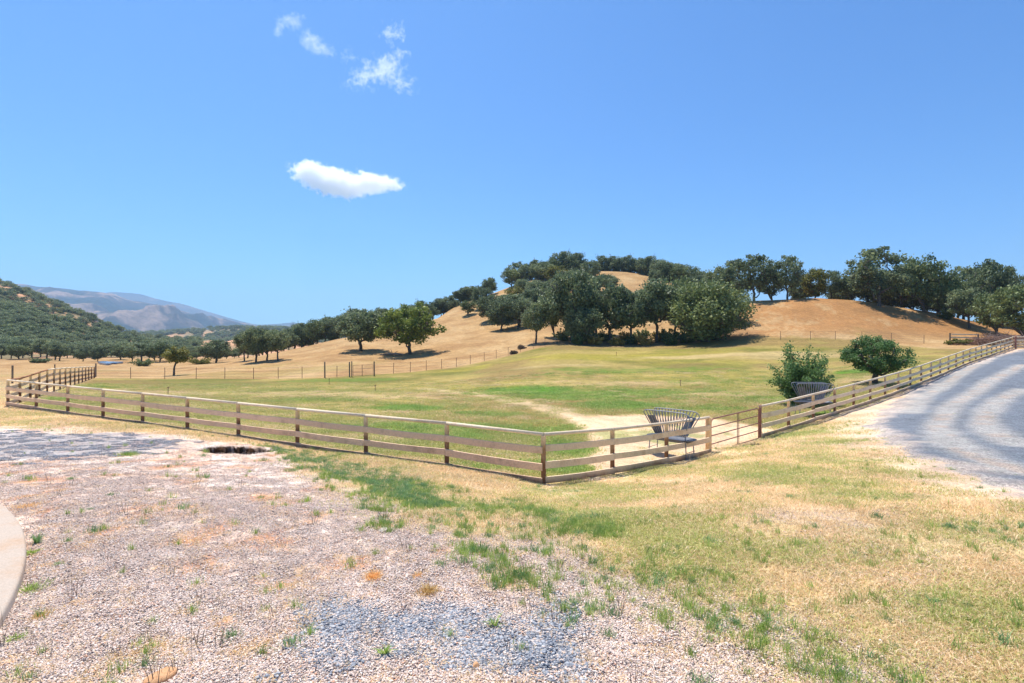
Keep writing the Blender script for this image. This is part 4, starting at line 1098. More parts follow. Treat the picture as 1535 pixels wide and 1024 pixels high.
# ochre dry tufts near the blue gravel
def tuft(px, py, seed, n, rad, h, mat, label, wd=.0035):
    x, y = hit(px, py)
    me = blades(seed, n, rad, h * .4, h, wd, .9, mat, True, .3, True)
    o = link('grass_tuft', me, None, None, (x, y, hf(x, y)))
    tag(o, label, 'grass tuft'); return o
tuft(560, 866, 301, 420, .11, .085, M_GO, 'ochre dry grass tuft at the upper tip of the blue gravel')
tuft(643, 890, 302, 460, .12, .085, M_GO, 'largest ochre dry grass tuft on the right of the blue gravel')
tuft(626, 866, 303, 130, .06, .06, M_GO, 'small pale ochre tuft between the two larger ochre tufts')
tuft(55, 815, 304, 90, .04, .17, M_GB, 'upright dark green weed beside the concrete slab edge')
tuft(742, 940, 305, 60, .03, .14, M_GG, 'thin green weed standing right of the blue gravel')
tuft(577, 984, 306, 60, .02, .12, M_GG, 'single thin green weed at the bottom of the blue gravel')
tuft(48, 830, 307, 200, .10, .06, M_GG, 'low green tuft just under the dark weed by the slab')
tuft(45, 885, 308, 260, .16, .07, M_GG, 'ragged green tuft by the lower curve of the slab')
tuft(60, 925, 309, 200, .10, .07, M_GO, 'ochre dead tuft by the lowest part of the slab edge')
tuft(25, 960, 310, 260, .08, .06, M_GG, 'low green tuft in the bottom left corner below the slab')
tuft(40, 760, 311, 420, .25, .06, M_GO, 'wide faded tuft above the slab on bare soil')
tuft(190, 682, 312, 500, .35, .14, M_GG, 'bright green tuft where the left gravel strip ends')

# ------------------------------------------------------------------ board fences
def post_mesh(h, w_, top_cap=0):
    m_ = MB(); m_.box((0, 0, -.45), (0, 0, h), w_, w_, up=(0, 1, 0)); return m_
def low_attr(o, z0, z1):
    me = o.data; a = me.attributes.new('low', 'FLOAT', 'POINT')
    mw = o.matrix_basis
    for i, v in enumerate(me.vertices):
        p = mw @ v.co; g_ = hf(p.x, p.y)
        a.data[i].value = max(0, min(1, 1 - (p.z - g_ - z0) / (z1 - z0)))
def board_fence(name, label, pts, tops, side, board_mat, rail_mat, drops=(.40, .84, 1.25), bh=.19, post_mat=None, rail_r=.052, shift=0., first_post=True, last_post=True, post_w=.115, group='board fences around the paddock'):
    """pts: post feet (x, y); tops: height of the rail centre at each post; side: unit (x, y) towards which the boards hang"""
    root = bpy.data.objects.new(name, None); COL.objects.link(root)
    x0, y0 = pts[0]; root.location = (x0, y0, hf(x0, y0)); off = np.array(root.location)
    tag(root, label, 'fence', group)
    sx, sy = side
    rp = random.Random(len(pts) * 7 + int(x0 * 10))
    n = len(pts)
    for i, (x, y) in enumerate(pts):
        if (i == 0 and not first_post) or (i == n - 1 and not last_post): continue
        m_ = MB(); lean = rp.uniform(-.008, .008)
        gz = hf(x, y)
        m_.box((x - off[0], y - off[1], gz - .4 - off[2]), (x + lean - off[0], y - off[1], tops[i] - rail_r * .75 - off[2]), post_w, post_w * .9, up=(sx, sy, 0))
        o = m_.build('post', post_mat or M_POST, root)
        a = o.data.attributes.new('low', 'FLOAT', 'POINT')
        for j, v in enumerate(o.data.vertices): a.data[j].value = max(0, 1 - (v.co.z + off[2] - gz) / .10) * .6
    for i in range(n - 1):
        (xa, ya), (xb, yb) = pts[i], pts[i + 1]; za, zb = tops[i], tops[i + 1]
        m_ = MB(); m_.tube([(xa - off[0], ya - off[1], za - off[2]), (xb - off[0], yb - off[1], zb - off[2])], rail_r, 12)
        o = m_.build('top_rail', rail_mat[i] if isinstance(rail_mat, list) else rail_mat, root)
        for p_ in o.data.polygons: p_.use_smooth = len(p_.vertices) == 4
        d = np.array([xb - xa, yb - ya]); L = np.hypot(*d); d /= L
        for k, dr in enumerate(drops):
            ja, jb = rp.uniform(-.02, .02), rp.uniform(-.02, .02)
            ga = .006
            pa = np.array([xa + d[0] * ga + sx * (post_w / 2 + .02), ya + d[1] * ga + sy * (post_w / 2 + .02), za - dr + ja]) - off
            pb = np.array([xb - d[0] * ga + sx * (post_w / 2 + .02), yb - d[1] * ga + sy * (post_w / 2 + .02), zb - dr + jb]) - off
            # slight sag / warp: five stations
            m_ = MB(); st = [pa + (pb - pa) * t + np.array([sx, sy, 0]) * (rp.uniform(-.008, .008) if 0 < t < 1 else 0) - np.array([0, 0, .018 * math.sin(t * math.pi)]) for t in np.linspace(0, 1, 5)]
            b = 0
            hh_ = bh * rp.uniform(.94, 1.04)
            V = []; up_ = np.array([0, 0, 1.]); sd_ = np.array([sx, sy, 0.])
            for s_ in st:
                for (a_, c_) in ((-.017, -hh_/2), (.017, -hh_/2 + .004), (.019, 0), (.017, hh_/2 - .004), (-.017, hh_/2), (-.019, 0)): m_.v.append(s_ + sd_ * a_ + up_ * c_)
            for q in range(4):
                for c_ in range(6):
                    c2 = (c_ + 1) % 6; m_.f.append((q*6+c_, q*6+c2, (q+1)*6+c2, (q+1)*6+c_))
            m_.f.append((5, 4, 3, 2, 1, 0)); m_.f.append((24, 25, 26, 27, 28, 29))
            o = m_.build('board', board_mat, root)
            at = o.data.attributes.new('low', 'FLOAT', 'POINT')
            for j, v in enumerate(o.data.vertices):
                g_ = hf(v.co.x + off[0], v.co.y + off[1]); at.data[j].value = max(0, min(1, 1 - (v.co.z + off[2] - g_ - .02) / .18))
    return root
def topz(py, D): return ZC - (py - CY) / F * D

nl = 10
lp = [(FC[0] + (FL[0] - FC[0]) * t, FC[1] + (FL[1] - FC[1]) * t) for t in np.linspace(0, 1, nl + 1)]
lt = list(np.interp([p[1] for p in lp], [13.6, 14.8, 16.06, 17.37, 21.3, 24.05, 27.0], [.03, .11, .135, .16, .29, .36, .46]))
board_fence('board_fence', 'long low board fence running from the front corner to the left corner', lp, lt, (-.439, -.899), M_BOARD, M_RAIL, drops=(.42, .84, 1.24), first_post=True)
gp = [FC, (FC[0] + (GA[0] - FC[0]) * .34, FC[1] + (GA[1] - FC[1]) * .34), (FC[0] + (GA[0] - FC[0]) * .675, FC[1] + (GA[1] - FC[1]) * .675), GA]
gt = [.03, topz(643.6, 15.36), topz(634.5, 17.1), topz(626, 18.8)]
board_fence('board_fence', 'short board fence of three bays between the front corner and the red gate', gp, gt, (.631, -.776), M_BOARDR, M_RAIL, drops=(.37, .81, 1.22), first_post=False)
nr = 24
rp_ = [(GB[0] + (FRE[0] - GB[0]) * t, GB[1] + (FRE[1] - GB[1]) * t) for t in np.linspace(0, 1, nr + 1)]
RY_ = [21.3, 22.9, 24.5, 27.8, 32.7, 35.6, 40.0, 46.9, 63.0]; RT_ = [topz(a, d) for a, d in zip([609.5, 601, 592.5, 578, 561, 552, 539.5, 524, 505.8], RY_)]
rt = list(np.interp([p[1] for p in rp_], RY_, RT_))
board_fence('board_fence', 'long board fence climbing beside the gravel driveway', rp_, rt, (.631, -.776), M_BOARDR, M_RAIL, drops=(.40, .80, 1.2), first_post=False)
ne = 15
ep = [(FL[0] + (FLE[0] - FL[0]) * t, FL[1] + (FLE[1] - FL[1]) * t) for t in np.linspace(0, 1, ne + 1)]
et = list(np.interp([p[1] for p in ep], [27, 29.7, 34.7, 37.3, 44, 52.8, 62.2], [.46, topz(567.5, 29.7) + .02, topz(557, 34.7), topz(553.5, 37.3), topz(551.8, 44), topz(550.6, 52.8), topz(549.6, 62.2)]))
board_fence('board_fence', 'board fence going back from the left corner towards the pond', ep, et, (-.823, -.567), M_BOARD, [M_RAILB] * 4 + [M_RAIL] * 11, drops=(.40, .82, 1.22), first_post=False)
xp = [FRE, (FRE[0] + 2.6, FRE[1] - .1), (FRE[0] + 5.2, FRE[1] - .2), (FRE[0] + 7.8, FRE[1] - .3)]
board_fence('board_fence', 'short cross fence of wide rails past the top end of the driveway fence', xp, [topz(505, 63)] * 4, (0, -1), M_BOARDR, M_RAIL, drops=(.42, .84, 1.2), bh=.24, first_post=False)

# red gate posts (thicker wood and red pipe) and the gate
def tz(p, z): return (p[0], p[1], z)
root = bpy.data.objects.new('farm_gate', None); COL.objects.link(root)
ga = np.array([GA[0] + .10, GA[1] + .08]); gb = np.array([GB[0] - .07, GB[1] - .06])
za0, zb0 = hf(*ga), hf(*gb)
root.location = (ga[0], ga[1], za0); off = np.array(root.location)
tag(root, 'rusty red pipe gate of five bars closing the paddock', 'gate')
zt = (topz(628, 18.95), topz(612, 21.2)); zb = (topz(678, 18.95), topz(657, 21.2))
def gpnt(t, s):     # t along, s 0 bottom .. 1 top
    p = ga + (gb - ga) * t; z = (zb[0] + (zt[0] - zb[0]) * s) * (1 - t) + (zb[1] + (zt[1] - zb[1]) * s) * t
    return np.array([p[0], p[1], z]) - off
fr = MB()
corner = [gpnt(.0, 0)] + [gpnt(.0, .86)] + [gpnt(.0 + .05 * (1 - math.cos(a)), .86 + .14 * math.sin(a)) for a in np.linspace(.3, 1.57, 5)] + [gpnt(.5, 1), gpnt(.95, 1)] + [gpnt(.95 + .05 * math.sin(a), 1 - .14 * (1 - math.cos(a))) for a in np.linspace(.3, 1.57, 5)] + [gpnt(1, 0)]
fr.tube(corner, .026, 8); fr.tube([gpnt(1, 0), gpnt(0, 0)], .022, 8)
o = fr.build('frame', M_RUST, root)
for p_ in o.data.polygons: p_.use_smooth = True
for s in (.25, .5, .75):
    b_ = MB(); b_.tube([gpnt(0, s), gpnt(1, s)], .021, 8); b_.build('bar', M_RUST, root)
for t in (.525, .555):
    b_ = MB(); b_.box(gpnt(t, 0), gpnt(t, 1), .03, .02, up=(1, 0, 0)); b_.build('brace', M_TPOST, root)
# gate posts
pr = bpy.data.objects.new('gate_post', None)
m_ = MB(); m_.box((0, 0, -.4), (0, 0, zt[0] - za0 + .07), .17, .17, up=(.776, .631, 0))
o = m_.build('gate_post', M_POST); o.location = (GA[0] - .03, GA[1] - .02, za0); o.data.attributes.new('low', 'FLOAT', 'POINT')
tag(o, 'thick orange-brown wooden post on the left of the red gate', 'gate post')
m_ = MB(); m_.tube([(0, 0, -.4), (0, 0, zt[1] - zb0 + .1), (0, 0, zt[1] - zb0 + .13)], [.055, .055, .02], 12)
o = m_.build('gate_post', M_RUST); o.location = (GB[0] + .04, GB[1] + .03, zb0)
tag(o, 'round rusty red post on the right of the pipe gate', 'gate post')
m_ = MB(); m_.tube([(0, 0, -.4), (0, 0, 1.5), (0, 0, 1.55)], [.09, .09, .03], 12)
o = m_.build('gate_post', M_RUST); o.location = (FRE[0] + .12, FRE[1] - .3, hf(FRE[0], FRE[1]))
tag(o, 'rusty red post at the far top end of the driveway fence', 'gate post')

# small wooden gate panel on the hill side
D0 = 77.; xa, xb = atD(1424, D0)[0], atD(1457, D0)[0]; ya, yb = D0, D0 - 1
root = bpy.data.objects.new('wooden_gate', None); COL.objects.link(root); z0 = hf(xa, ya); root.location = (xa, ya, z0)
tag(root, 'small weathered three-rail wooden gate panel below the right hill', 'gate')
for (px_, py_) in ((0, 0), (xb - xa, yb - ya)):
    m_ = MB(); m_.box((px_, py_, -.4), (px_, py_, 1.75 - (0 if px_ == 0 else .15)), .16, .16, up=(0, 1, 0)); m_.build('post', M_OLD, root)
for zz in (1.58, 1.12, .62):
    m_ = MB(); m_.box((.08, -.10, zz), (xb - xa - .08, yb - ya - .10, zz - .08), .04, .16); m_.build('rail', M_BOARDR if zz > 1 else M_OLD, root)

# ------------------------------------------------------------------ wire fence behind the paddock
wl = [(142, 62.8), (196, 65), (247, 65), (294, 65), (337, 64.5), (380, 64), (417, 63.5), (453, 62.5), (505, 62.5), (543, 63.5), (590, 68), (615, 70), (639, 72), (662, 74), (684, 76), (705, 78.5), (726, 81), (744, 83), (762, 85), (780, 87), (800, 89), (817, 90.5), (835, 92), (853, 93), (880, 93.5), (920, 94), (970, 94), (1030, 92), (1085, 89), (1120, 87.5), (1170, 86), (1215, 85), (1252, 84.5), (1292, 84), (1336, 83), (1385, 80)]
root = bpy.data.objects.new('wire_fence', None); COL.objects.link(root)
x0, y0 = atD(*wl[0]); root.location = (x0, y0, hf(x0, y0)); off = np.array(root.location)
tag(root, 'thin wire fence on rusty steel posts along the far side of the paddock', 'fence')
heads = []
for i, (px, D) in enumerate(wl):
    x, y = atD(px, D); gz = hf(x, y); h = 1.42
    m_ = MB(); m_.box((x - off[0], y - off[1], gz - .3 - off[2]), (x + rnd.uniform(-.03, .03) - off[0], y - off[1], gz + h - off[2]), .06, .05, up=(0, 1, 0)); m_.build('post', M_TPOST, root)
    heads.append(np.array([x, y, gz]) - off)
for s in (.25, .6, .95, 1.32):
    m_ = MB(); m_.tube([p + np.array([0, 0, s]) for p in heads], .008, 4); m_.build('wire', M_WIRE, root)
for px, D, h, wd_, lb in [(487, 62, 1.95, .17, 'left of the three thick weathered posts of the wire gate'), (524, 62.5, 1.85, .16, 'first of the close pair of weathered posts at the wire gate'), (527.5, 62.2, 1.95, .13, 'second and taller of the close pair of posts at the wire gate'), (561, 63.5, 1.85, .17, 'weathered thick post at the right end of the wire gate')]:
    x, y = atD(px, D); m_ = MB(); m_.tube([(0, 0, -.4), (rnd.uniform(-.03, .03), 0, h - .03), (0, 0, h)], [wd_ / 2, wd_ / 2.1, wd_ / 4], 9)
    o = m_.build('fence_post', M_OLD); o.location = (x, y, hf(x, y)); tag(o, lb, 'post')
# wire gate with diagonal
root = bpy.data.objects.new('wire_gate', None); COL.objects.link(root); x0, y0 = atD(529.5, 62.3); x1, y1 = atD(559, 63.3); z0, z1 = hf(x0, y0), hf(x1, y1)
root.location = (x0, y0, z0); tag(root, 'thin pipe field gate between weathered posts in the wire fence', 'gate')
q0 = np.array([0, 0, .15]); q1 = np.array([x1 - x0, y1 - y0, z1 - z0 + .15]); u_ = np.array([0, 0, 1.3])
m_ = MB(); m_.tube([q0, q0 + u_, q1 + u_, q1, q0], .022, 6); m_.build('frame', M_TPOST, root)
for s in (.4, .85):
    m_ = MB(); m_.tube([q0 + np.array([0, 0, s]), q1 + np.array([0, 0, s])], .014, 5); m_.build('bar', M_WIRE, root)
for px, D, h, lb in [(18.5, 50, 1.75, 'tall dark wooden post standing outside the left board fence'), (82, 75, 1.5, 'grey post behind the left return fence near the trees'), (143.5, 66, 1.75, 'dark post where the wire fence meets the left board fence')]:
    x, y = atD(px, D); m_ = MB(); m_.tube([(0, 0, -.4), (.02, 0, h - .02), (.02, 0, h)], [.085, .08, .05], 9)
    o = m_.build('fence_post', M_OLD); o.location = (x, y, hf(x, y)); tag(o, lb, 'post')
# sprinkler risers in the paddock
for px, py, h, lb in [(252, 591, .5, 'short dark sprinkler riser in the left of the paddock'), (493.5, 576, .5, 'short riser in the grass below the wire gate'), (562.5, 586, .45, 'short riser in the grass right of the wire gate'), (924, 534, .5, 'small riser in the yellow grass before the grove'), (1020, 579, .45, 'small riser in the dry patch of the right paddock')]:
    x, y = hit(px, py, 20, 100); m_ = MB(); m_.tube([(0, 0, -.1), (0, 0, h)], .022, 6); m_.tube([(-.05, 0, h), (.06, 0, h + .03)], .035, 6)
    o = m_.build('sprinkler', M_TPOST); o.location = (x, y, hf(x, y)); tag(o, lb, 'sprinkler')

# ------------------------------------------------------------------ hay feeders
def feeder(name, loc, rz, sc, label):
    root = bpy.data.objects.new(name, None); COL.objects.link(root)
    root.location = loc; root.rotation_euler = (0, 0, rz); root.scale = (sc, sc, sc)
    tag(root, label, 'hay feeder', 'hay feeders in the paddock')
    zt_, zb_ = 1.66, .80
    # two barred sides: top edges splay apart, bottoms meet over the tray; sheet metal at both ends
    for sgn in (-1, 1):
        L1, L0 = .90, .58; yt, yb_ = sgn * .36, sgn * .10
        top = [(-L1, yt, zt_ - .10), (-L1 + .03, yt, zt_ - .02), (-L1 + .10, yt, zt_)] + [(x_, yt, zt_ + .012 * (1 - (x_ / L1) ** 2)) for x_ in np.linspace(-L1 + .2, L1 - .25, 7)] + [(L1 - .12, yt, zt_ - .02), (L1 - .04, yt, zt_ - .08), (L1, yt, zt_ - .17)]
        m_ = MB(); m_.tube([(-L0, yb_, zb_)] + top + [(L0, yb_, zb_), (-L0, yb_, zb_)], .019, 7); o = m_.build('rim', M_STEEL, root)
        for p_ in o.data.polygons: p_.use_smooth = True
        for i in range(14):
            t = -1 + 2 * (i + .5) / 14.
            xt_ = t * L1 * .97; xb_ = t * L0 * .97
            ztt = np.interp(xt_, [p[0] for p in top], [p[2] for p in top])
            m_ = MB(); m_.tube([(xb_, yb_, zb_), (xt_, yt, ztt)], .016, 6); m_.build('bar', M_STEEL, root)
        for e in (sgn,):
            f_ = lambda t, s: np.array([(L0 + (L1 - L0) * s) * t, yb_ + (yt - yb_) * s - sgn * .016, zb_ + (zt_ - zb_) * s])
            m_ = MB(); m_.strip([f_(e * .99, .76), f_(e * .58, .80)], [f_(e * .99, 0), f_(e * .50, 0)], .006); m_.build('side_panel', M_SHEET, root)
    for e in ():
        m_ = MB(); m_.strip([(e * .84, -.33, 1.48), (e * .84, .33, 1.48)], [(e * .58, -.10, zb_), (e * .58, .10, zb_)], .006); m_.build('end_panel', M_SHEET, root)
    # oval tray
    th = np.linspace(0, 2 * math.pi, 33)[:-1]
    m_ = MB(); n = 32
    rings = [(0, .60), (.80, .60), (1.0, .70), (1.0, .715), (.97, .70), (.78, .615), (0, .612)]
    for s, z in rings:
        for a in th:
            ca, sa = math.cos(a), math.sin(a)
            m_.v.append(np.array([.92 * s * np.sign(ca) * abs(ca) ** .6, .40 * s * np.sign(sa) * abs(sa) ** .7, z]))
    for j in range(len(rings) - 1):
        for i in range(n): m_.f.append((j*n+i, j*n+(i+1) % n, (j+1)*n+(i+1) % n, (j+1)*n+i))
    m_.build('tray', M_SHEET, root)
    for e in (-1, 1):
        m_ = MB(); m_.tube([(e * .55, 0, .61), (e * .55, 0, zb_ + .02)], .02, 6); m_.build('support', M_STEEL, root)
        for q in (-1, 1):
            m_ = MB(); m_.tube([(e * .70, q * .27, .63), (e * .74, q * .30, -.06)], .019, 7); m_.build('leg', M_STEEL, root)
        m_ = MB(); m_.tube([(e * .76, -.30, .28), (e * .76, .30, .28)], .011, 6); m_.build('stretcher', M_STEEL, root)
    return root
x, y = atD(1006, 18.35)
feeder('hay_feeder', (x, y, hf(x, y)), math.radians(-46), .99, 'grey steel V-shaped hay feeder with dark end panels on bare soil by the gate')
x, y = atD(1218, 26.6)
feeder('hay_feeder', (x, y, hf(x, y)), math.radians(-8), 1.0, 'grey steel hay feeder standing in front of the round green bush')

# ------------------------------------------------------------------ bush and fruit tree in the paddock
tp('fruit', seed=93, ht=3.6, wd=4.3, base=.24, ncl=70, nleaf=15000, leaf=.062, mat=M_BUSH, trunk_r=.19, cr=.11, low_fill=.55, spread=.45, droop=.03)
put('fruit', 1311, 37.5, 72, 88, 'low spreading fruit tree with a thick dark trunk behind the driveway fence', name='fruit_tree', rot=.6, sink=.05)
def shoots(seed, ht, wd, n, leaf, mat, nleaf):
    rng = np.random.RandomState(seed); mb = MB(); C_ = []
    for i in range(n):
        a = rng.uniform(0, 6.28); l = rng.uniform(.2, 1) ** .7
        tipv = np.array([math.cos(a) * wd * .5 * l, math.sin(a) * wd * .45 * l, ht * (1 - .45 * l ** 1.6) * rng.uniform(.55, 1.05)])
        if i % 3 == 0: tipv[2] = ht * rng.uniform(.15, .5); tipv[:2] *= .95
        b0 = np.array([rng.normal(0, .12), rng.normal(0, .12), -.15]); md = b0 + (tipv - b0) * .5 + np.array([-tipv[0] * .12, -tipv[1] * .12, .08 * ht])
        mb.tube([b0, md, tipv], [.035, .02, .006], 5)
        k = nleaf // n
        t = rng.uniform(.15, 1.03, k)[:, None]
        p = (1 - t) ** 2 * b0 + 2 * t * (1 - t) * md + t ** 2 * tipv
        C_.append(p + rng.normal(size=(k, 3)) * (.05 + .24 * (1 - t * .75)) * np.array([1, 1, .8]))
    C_ = np.concatenate(C_); C_ = C_[C_[:, 2] > .04]
    V, Q = leaf_quads(C_, leaf, rng, .25)
    tm = mb.mesh('stems'); tm.materials.append(M_BARK)
    return tm, crown_mesh('foliage', V, Q, np.clip(rng.uniform(0, 1, len(C_)) * .7 + .3 * (C_[:, 2] / ht), 0, 1), mat)
def bush(px, D, ht, wd, n, leaf, mat, nleaf, seed, label, name='bush'):
    a, b = shoots(seed, ht, wd, n, leaf, mat, nleaf); x, y = atD(px, D)
    root = bpy.data.objects.new(name, None); COL.objects.link(root); root.location = (x, y, hf(x, y)); tag(root, label, 'bush')
    link('stems', a, None, root); link('foliage', b, None, root); return root
bush(1203, 30.5, 3.85, 3.8, 84, .062, M_BUSH, 19000, 5, 'dense leafy green bush with upright shoots behind the farther hay feeder')
# dry shrubs and understory at the grove
for i, (px, D, h, w_, m__, lb) in enumerate([(893, 93, 1.9, 3.4, M_STRAWB, 'yellowish shrub under the grove left of the middle trunk'), (925, 93.5, 1.7, 3.2, M_STRAWB, 'second yellowish shrub under the middle of the grove'), (967, 93, 2.1, 3.4, M_STRAWB, 'yellow-green shrub under the leaning oak'),
        (782, 92, .6, 1.1, M_BROWN, 'grey dry bush beside the wire fence left of the grove'), (1004, 92, 2.2, 3.2, M_LIVE, 'dark shrub joining the grove to the live oak'), (948, 95, 1.8, 2.8, M_LIVE, 'dark shrub under the middle of the grove'),
        (1420, 104, 2.4, 3.2, M_LIVE, 'dark round bush at the foot of a crest oak on the right hill'), (770, 86, .45, .9, M_BROWN, 'small brown weed clump along the wire fence'), (1440, 76, .9, 4.6, M_OAKY, 'low yellow-green growth under the small wooden gate'),
        (1075, 130, 3.6, 6.5, M_LIVE, 'shrub in the saddle behind the live oak'), (866, 92.5, 1.8, 3.2, M_LIVE, 'dark bushy growth at the foot of the domed grove oak'), (1028, 93, 2.0, 3.4, M_LIVE, 'dark scrub at the left foot of the round live oak'),
        (843, 99, 2.6, 4.2, M_LIVE, 'dark thicket behind the left trunks of the grove'), (880, 98, 2.2, 3.6, M_STRAWB, 'dry golden brush between the two tallest trunks of the grove'),
        (908, 99, 2.8, 4.2, M_LIVE, 'green thicket filling in behind the grey-green grove oak'), (938, 98, 2.4, 4.0, M_STRAWB, 'dry golden brush behind the middle grove shrub'), (962, 99, 2.8, 4.0, M_LIVE, 'green thicket just left of the leaning grove oak'),
        (988, 98, 2.2, 3.8, M_STRAWB, 'dry golden brush behind the leaning grove oak'), (1002, 97, 3.2, 4.4, M_LIVE, 'tall dark thicket merging into the left side of the live oak'),
        (60, 128, 1.6, 5, M_LIVE, 'low dark scrub before the valley tree line at far left'), (215, 118, 1.8, 6, M_LIVE, 'low dark scrub just right of the pond'), (300, 125, 1.8, 7, M_OAKY, 'yellow-green scrub between leaning tree and pond')]):
    bush(px, D, h, w_, 26, .15, m__, 2000, 20 + i, lb)
# brush pile at the end of the driveway fence
def sticks(seed, n, L, H_, mat, thick=.02):
    r = np.random.RandomState(seed); m_ = MB()
    for i in range(n):
        c = np.array([r.normal(0, L * .28), r.normal(0, L * .18), 0]); hh = H_ * math.exp(-(c[0] / (L * .4)) ** 2) * r.uniform(.1, 1)
        c[2] = hh; d = r.normal(size=3) * np.array([1, 1, .35]); d /= np.linalg.norm(d); l = r.uniform(.3, 1.1) * L * .22
        m_.tube([c - d * l, c + r.normal(size=3) * .08, c + d * l], [thick * r.uniform(.6, 1.8), thick, thick * .3], 4)
    return m_
x, y = atD(1494, 74); o = sticks(3, 260, 6.5, 1.7, M_BRUSH, .03).build('brush_pile', M_BRUSH); o.location = (x, y, hf(x, y)); tag(o, 'tangled brown brush pile under the oaks at the top of the driveway', 'brush pile')
x, y = atD(1465, 75); o = sticks(4, 200, 4.5, 1.1, M_BRUSH, .025).build('brush_pile', M_OROCK); o.location = (x, y, hf(x, y)); o.data.materials[0] = plain_mat('reddish twigs', (.32, .17, .10), (.22, .12, .08), 9, .9); tag(o, 'lower reddish heap of dead twigs left of the brush pile', 'brush pile')
# fallen wood under the lone oak
x, y = hit(588, 532, 85, 120); m_ = MB()
m_.tube([(-2.4, .2, .1), (-.8, 0, .22), (1.1, -.1, .2), (2.0, .1, .12)], [.09, .15, .17, .11], 8)
m_.tube([(-.4, 0, .2), (-.1, .1, .8), (-.5, .1, 1.15)], [.09, .06, .02], 6); m_.tube([(.3, 0, .2), (.9, .1, .7), (1.1, .1, .72)], [.08, .05, .02], 6)
m_.tube([(-1.2, 0, .2), (-1.7, -.2, .6)], [.06, .02], 6)
o = m_.build('fallen_branch', M_DEAD); o.location = (x, y, hf(x, y)); tag(o, 'bleached fallen branch in the shade of the lone bright oak', 'fallen branch')
# bent stick and roots at the fence foot near the feeder
x, y = atD(1012, 17.0); x += .05; y += -.02
m_ = MB(); m_.tube([(-.55, -.25, .03), (-.2, -.3, .05), (.2, -.28, .03), (.42, -.2, .16), (.44, -.1, .38)], [.012, .016, .016, .013, .006], 6)
o = m_.build('stick', M_DEAD); o.location = (x - .1, y - .15, hf(x, y - .35)); tag(o, 'bent bare stick lying under the fence below the nearer feeder', 'stick')
# dark dead weed tuft at the gate foot
x, y = hit(1133, 668); me = blades(330, 110, .16, .07, .16, .008, 1.3, M_BROWN, True); o = link('grass_tuft', me, None, None, (x, y, hf(x, y))); tag(o, 'dead dark weed tuft at the foot of the red gate post', 'grass tuft')

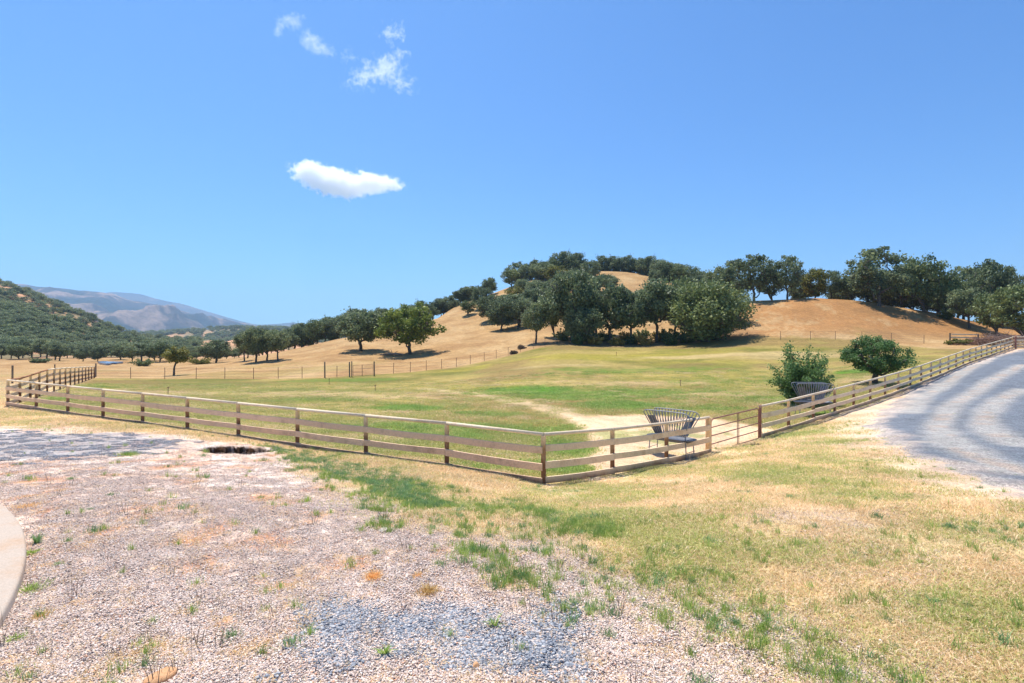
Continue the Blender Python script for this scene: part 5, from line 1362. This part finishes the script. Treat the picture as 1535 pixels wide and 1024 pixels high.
# ------------------------------------------------------------------ clouds
def cloud(name, lobes, D, dens, nscale, lo, hi, label, col=(1, 1, 1)):
    """lobes: (px, py, half width px, half height px, tilt); a real volume at distance D"""
    xs = [(px - CX) / F * D for px, *_ in lobes]; zs = [ZC - (py - CY) / F * D for _, py, *_ in lobes]
    cx_, cz_ = np.mean(xs), np.mean(zs)
    w_ = max(abs(x - cx_) + l[2] / F * D for x, l in zip(xs, lobes)) * 1.15; h_ = max(abs(z - cz_) + l[3] / F * D for z, l in zip(zs, lobes)) * 1.3
    dp = w_ * .34
    m_ = MB(); m_.box((-w_, 0, 0), (w_, 0, 0), dp * 2, h_ * 2)
    mt = bpy.data.materials.new(name); mt.use_nodes = True; nt = mt.node_tree; nt.nodes.remove(nt.nodes['Principled BSDF'])
    vol = nt.nodes.new('ShaderNodeVolumePrincipled'); vol.inputs['Color'].default_value = (*col, 1); vol.inputs['Anisotropy'].default_value = .45
    tc = nt.nodes.new('ShaderNodeTexCoord').outputs['Object']
    # domain warp
    nz = nt.nodes.new('ShaderNodeTexNoise'); nz.inputs['Scale'].default_value = nscale; nz.inputs['Detail'].default_value = 6; nz.inputs['Roughness'].default_value = .62; nt.links.new(tc, nz.inputs['Vector'])
    wv = nt.nodes.new('ShaderNodeVectorMath'); wv.operation = 'MULTIPLY_ADD'; nt.links.new(nz.outputs['Color'], wv.inputs[0])
    k = h_ * .55; wv.inputs[1].default_value = (k * 2.2, k, k * 1.6); 
    sb = nt.nodes.new('ShaderNodeVectorMath'); sb.operation = 'SUBTRACT'; nt.links.new(tc, sb.inputs[0]); sb.inputs[1].default_value = (k * 1.1, k * .5, k * .8)
    nt.links.new(sb.outputs[0], wv.inputs[2])
    best = None
    for x, z, l in zip(xs, zs, lobes):
        mp_ = nt.nodes.new('ShaderNodeMapping'); mp_.vector_type = 'TEXTURE'
        mp_.inputs['Location'].default_value = (x - cx_, 0, z - cz_); mp_.inputs['Rotation'].default_value = (0, math.radians(l[4]), 0)
        mp_.inputs['Scale'].default_value = (l[2] / F * D, min(l[2] / F * D * .6, dp * .9), l[3] / F * D)
        nt.links.new(wv.outputs[0], mp_.inputs['Vector'])
        ln = nt.nodes.new('ShaderNodeVectorMath'); ln.operation = 'LENGTH'; nt.links.new(mp_.outputs[0], ln.inputs[0])
        v = math2(nt, 'SUBTRACT', 1.0, ln.outputs['Value'])
        best = v if best is None else math2(nt, 'MAXIMUM', best, v)
    f2 = noise(nt, tc, nscale * 2.5, 5, .65)
    best = math2(nt, 'ADD', best, maprange(nt, f2, .3, .7, -.34, .34))
    dn = maprange(nt, best, lo, hi, 0, dens)
    nt.links.new(dn, vol.inputs['Density']); nt.links.new(vol.outputs[0], nt.nodes['Material Output'].inputs['Volume'])
    try: mt.cycles.volume_step_rate = 1.0
    except Exception: pass
    o = m_.build(name, mt); o.location = (cx_, D, cz_); tag(o, label, 'cloud', kind='stuff'); return o
cloud('cloud', [(476, 263, 40, 18, 14), (508, 277, 44, 19, 8), (552, 276, 48, 11, 0), (560, 266, 26, 6, 22), (582, 274, 24, 7, 12), (492, 270, 40, 20, 12)], 3600, .030, .011, 0.0, .22, 'solid white cloud in the middle of the left sky')
cloud('cloud', [(548, 118, 34, 6, -18), (600, 124, 26, 7, 20), (588, 92, 24, 12, -25), (570, 106, 34, 13, -10), (590, 50, 14, 16, 50)], 5200, .007, .011, .05, .8, 'torn white wisps high above the solid cloud')
cloud('cloud', [(478, 72, 28, 8, 20), (466, 58, 20, 12, 20), (420, 42, 12, 12, 0), (436, 30, 20, 10, 0), (524, 84, 8, 12, 0)], 5200, .004, .011, .05, .8, 'fainter wisps left of the torn ones near the top of the sky')

# ------------------------------------------------------------------ air
m_ = MB(); xx_, y0_, y1_, z0_, z1_ = 12000, -55, 8400, -60, 760
hv = [(-xx_, y0_, z0_), (xx_, y0_, z0_), (xx_, y1_, z0_), (-xx_, y1_, z0_), (-xx_, y0_, z1_), (xx_, y0_, z1_), (xx_, y1_, z1_), (-xx_, y1_, z1_)]
me = bpy.data.meshes.new('haze'); me.from_pydata(hv, [], [(0, 3, 2, 1), (4, 5, 6, 7), (0, 1, 5, 4), (1, 2, 6, 5), (2, 3, 7, 6), (3, 0, 4, 7)]); me.update()
mh = bpy.data.materials.new('haze'); mh.use_nodes = True; nt = mh.node_tree; nt.nodes.remove(nt.nodes['Principled BSDF'])
vol = nt.nodes.new('ShaderNodeVolumePrincipled'); vol.inputs['Color'].default_value = (.50, .73, 1, 1); vol.inputs['Density'].default_value = .00014; vol.inputs['Anisotropy'].default_value = .45
nt.links.new(vol.outputs[0], nt.nodes['Material Output'].inputs['Volume'])
tag(link('haze', me, mh), 'thin blue summer haze over the valley and mountains', 'haze', kind='stuff')
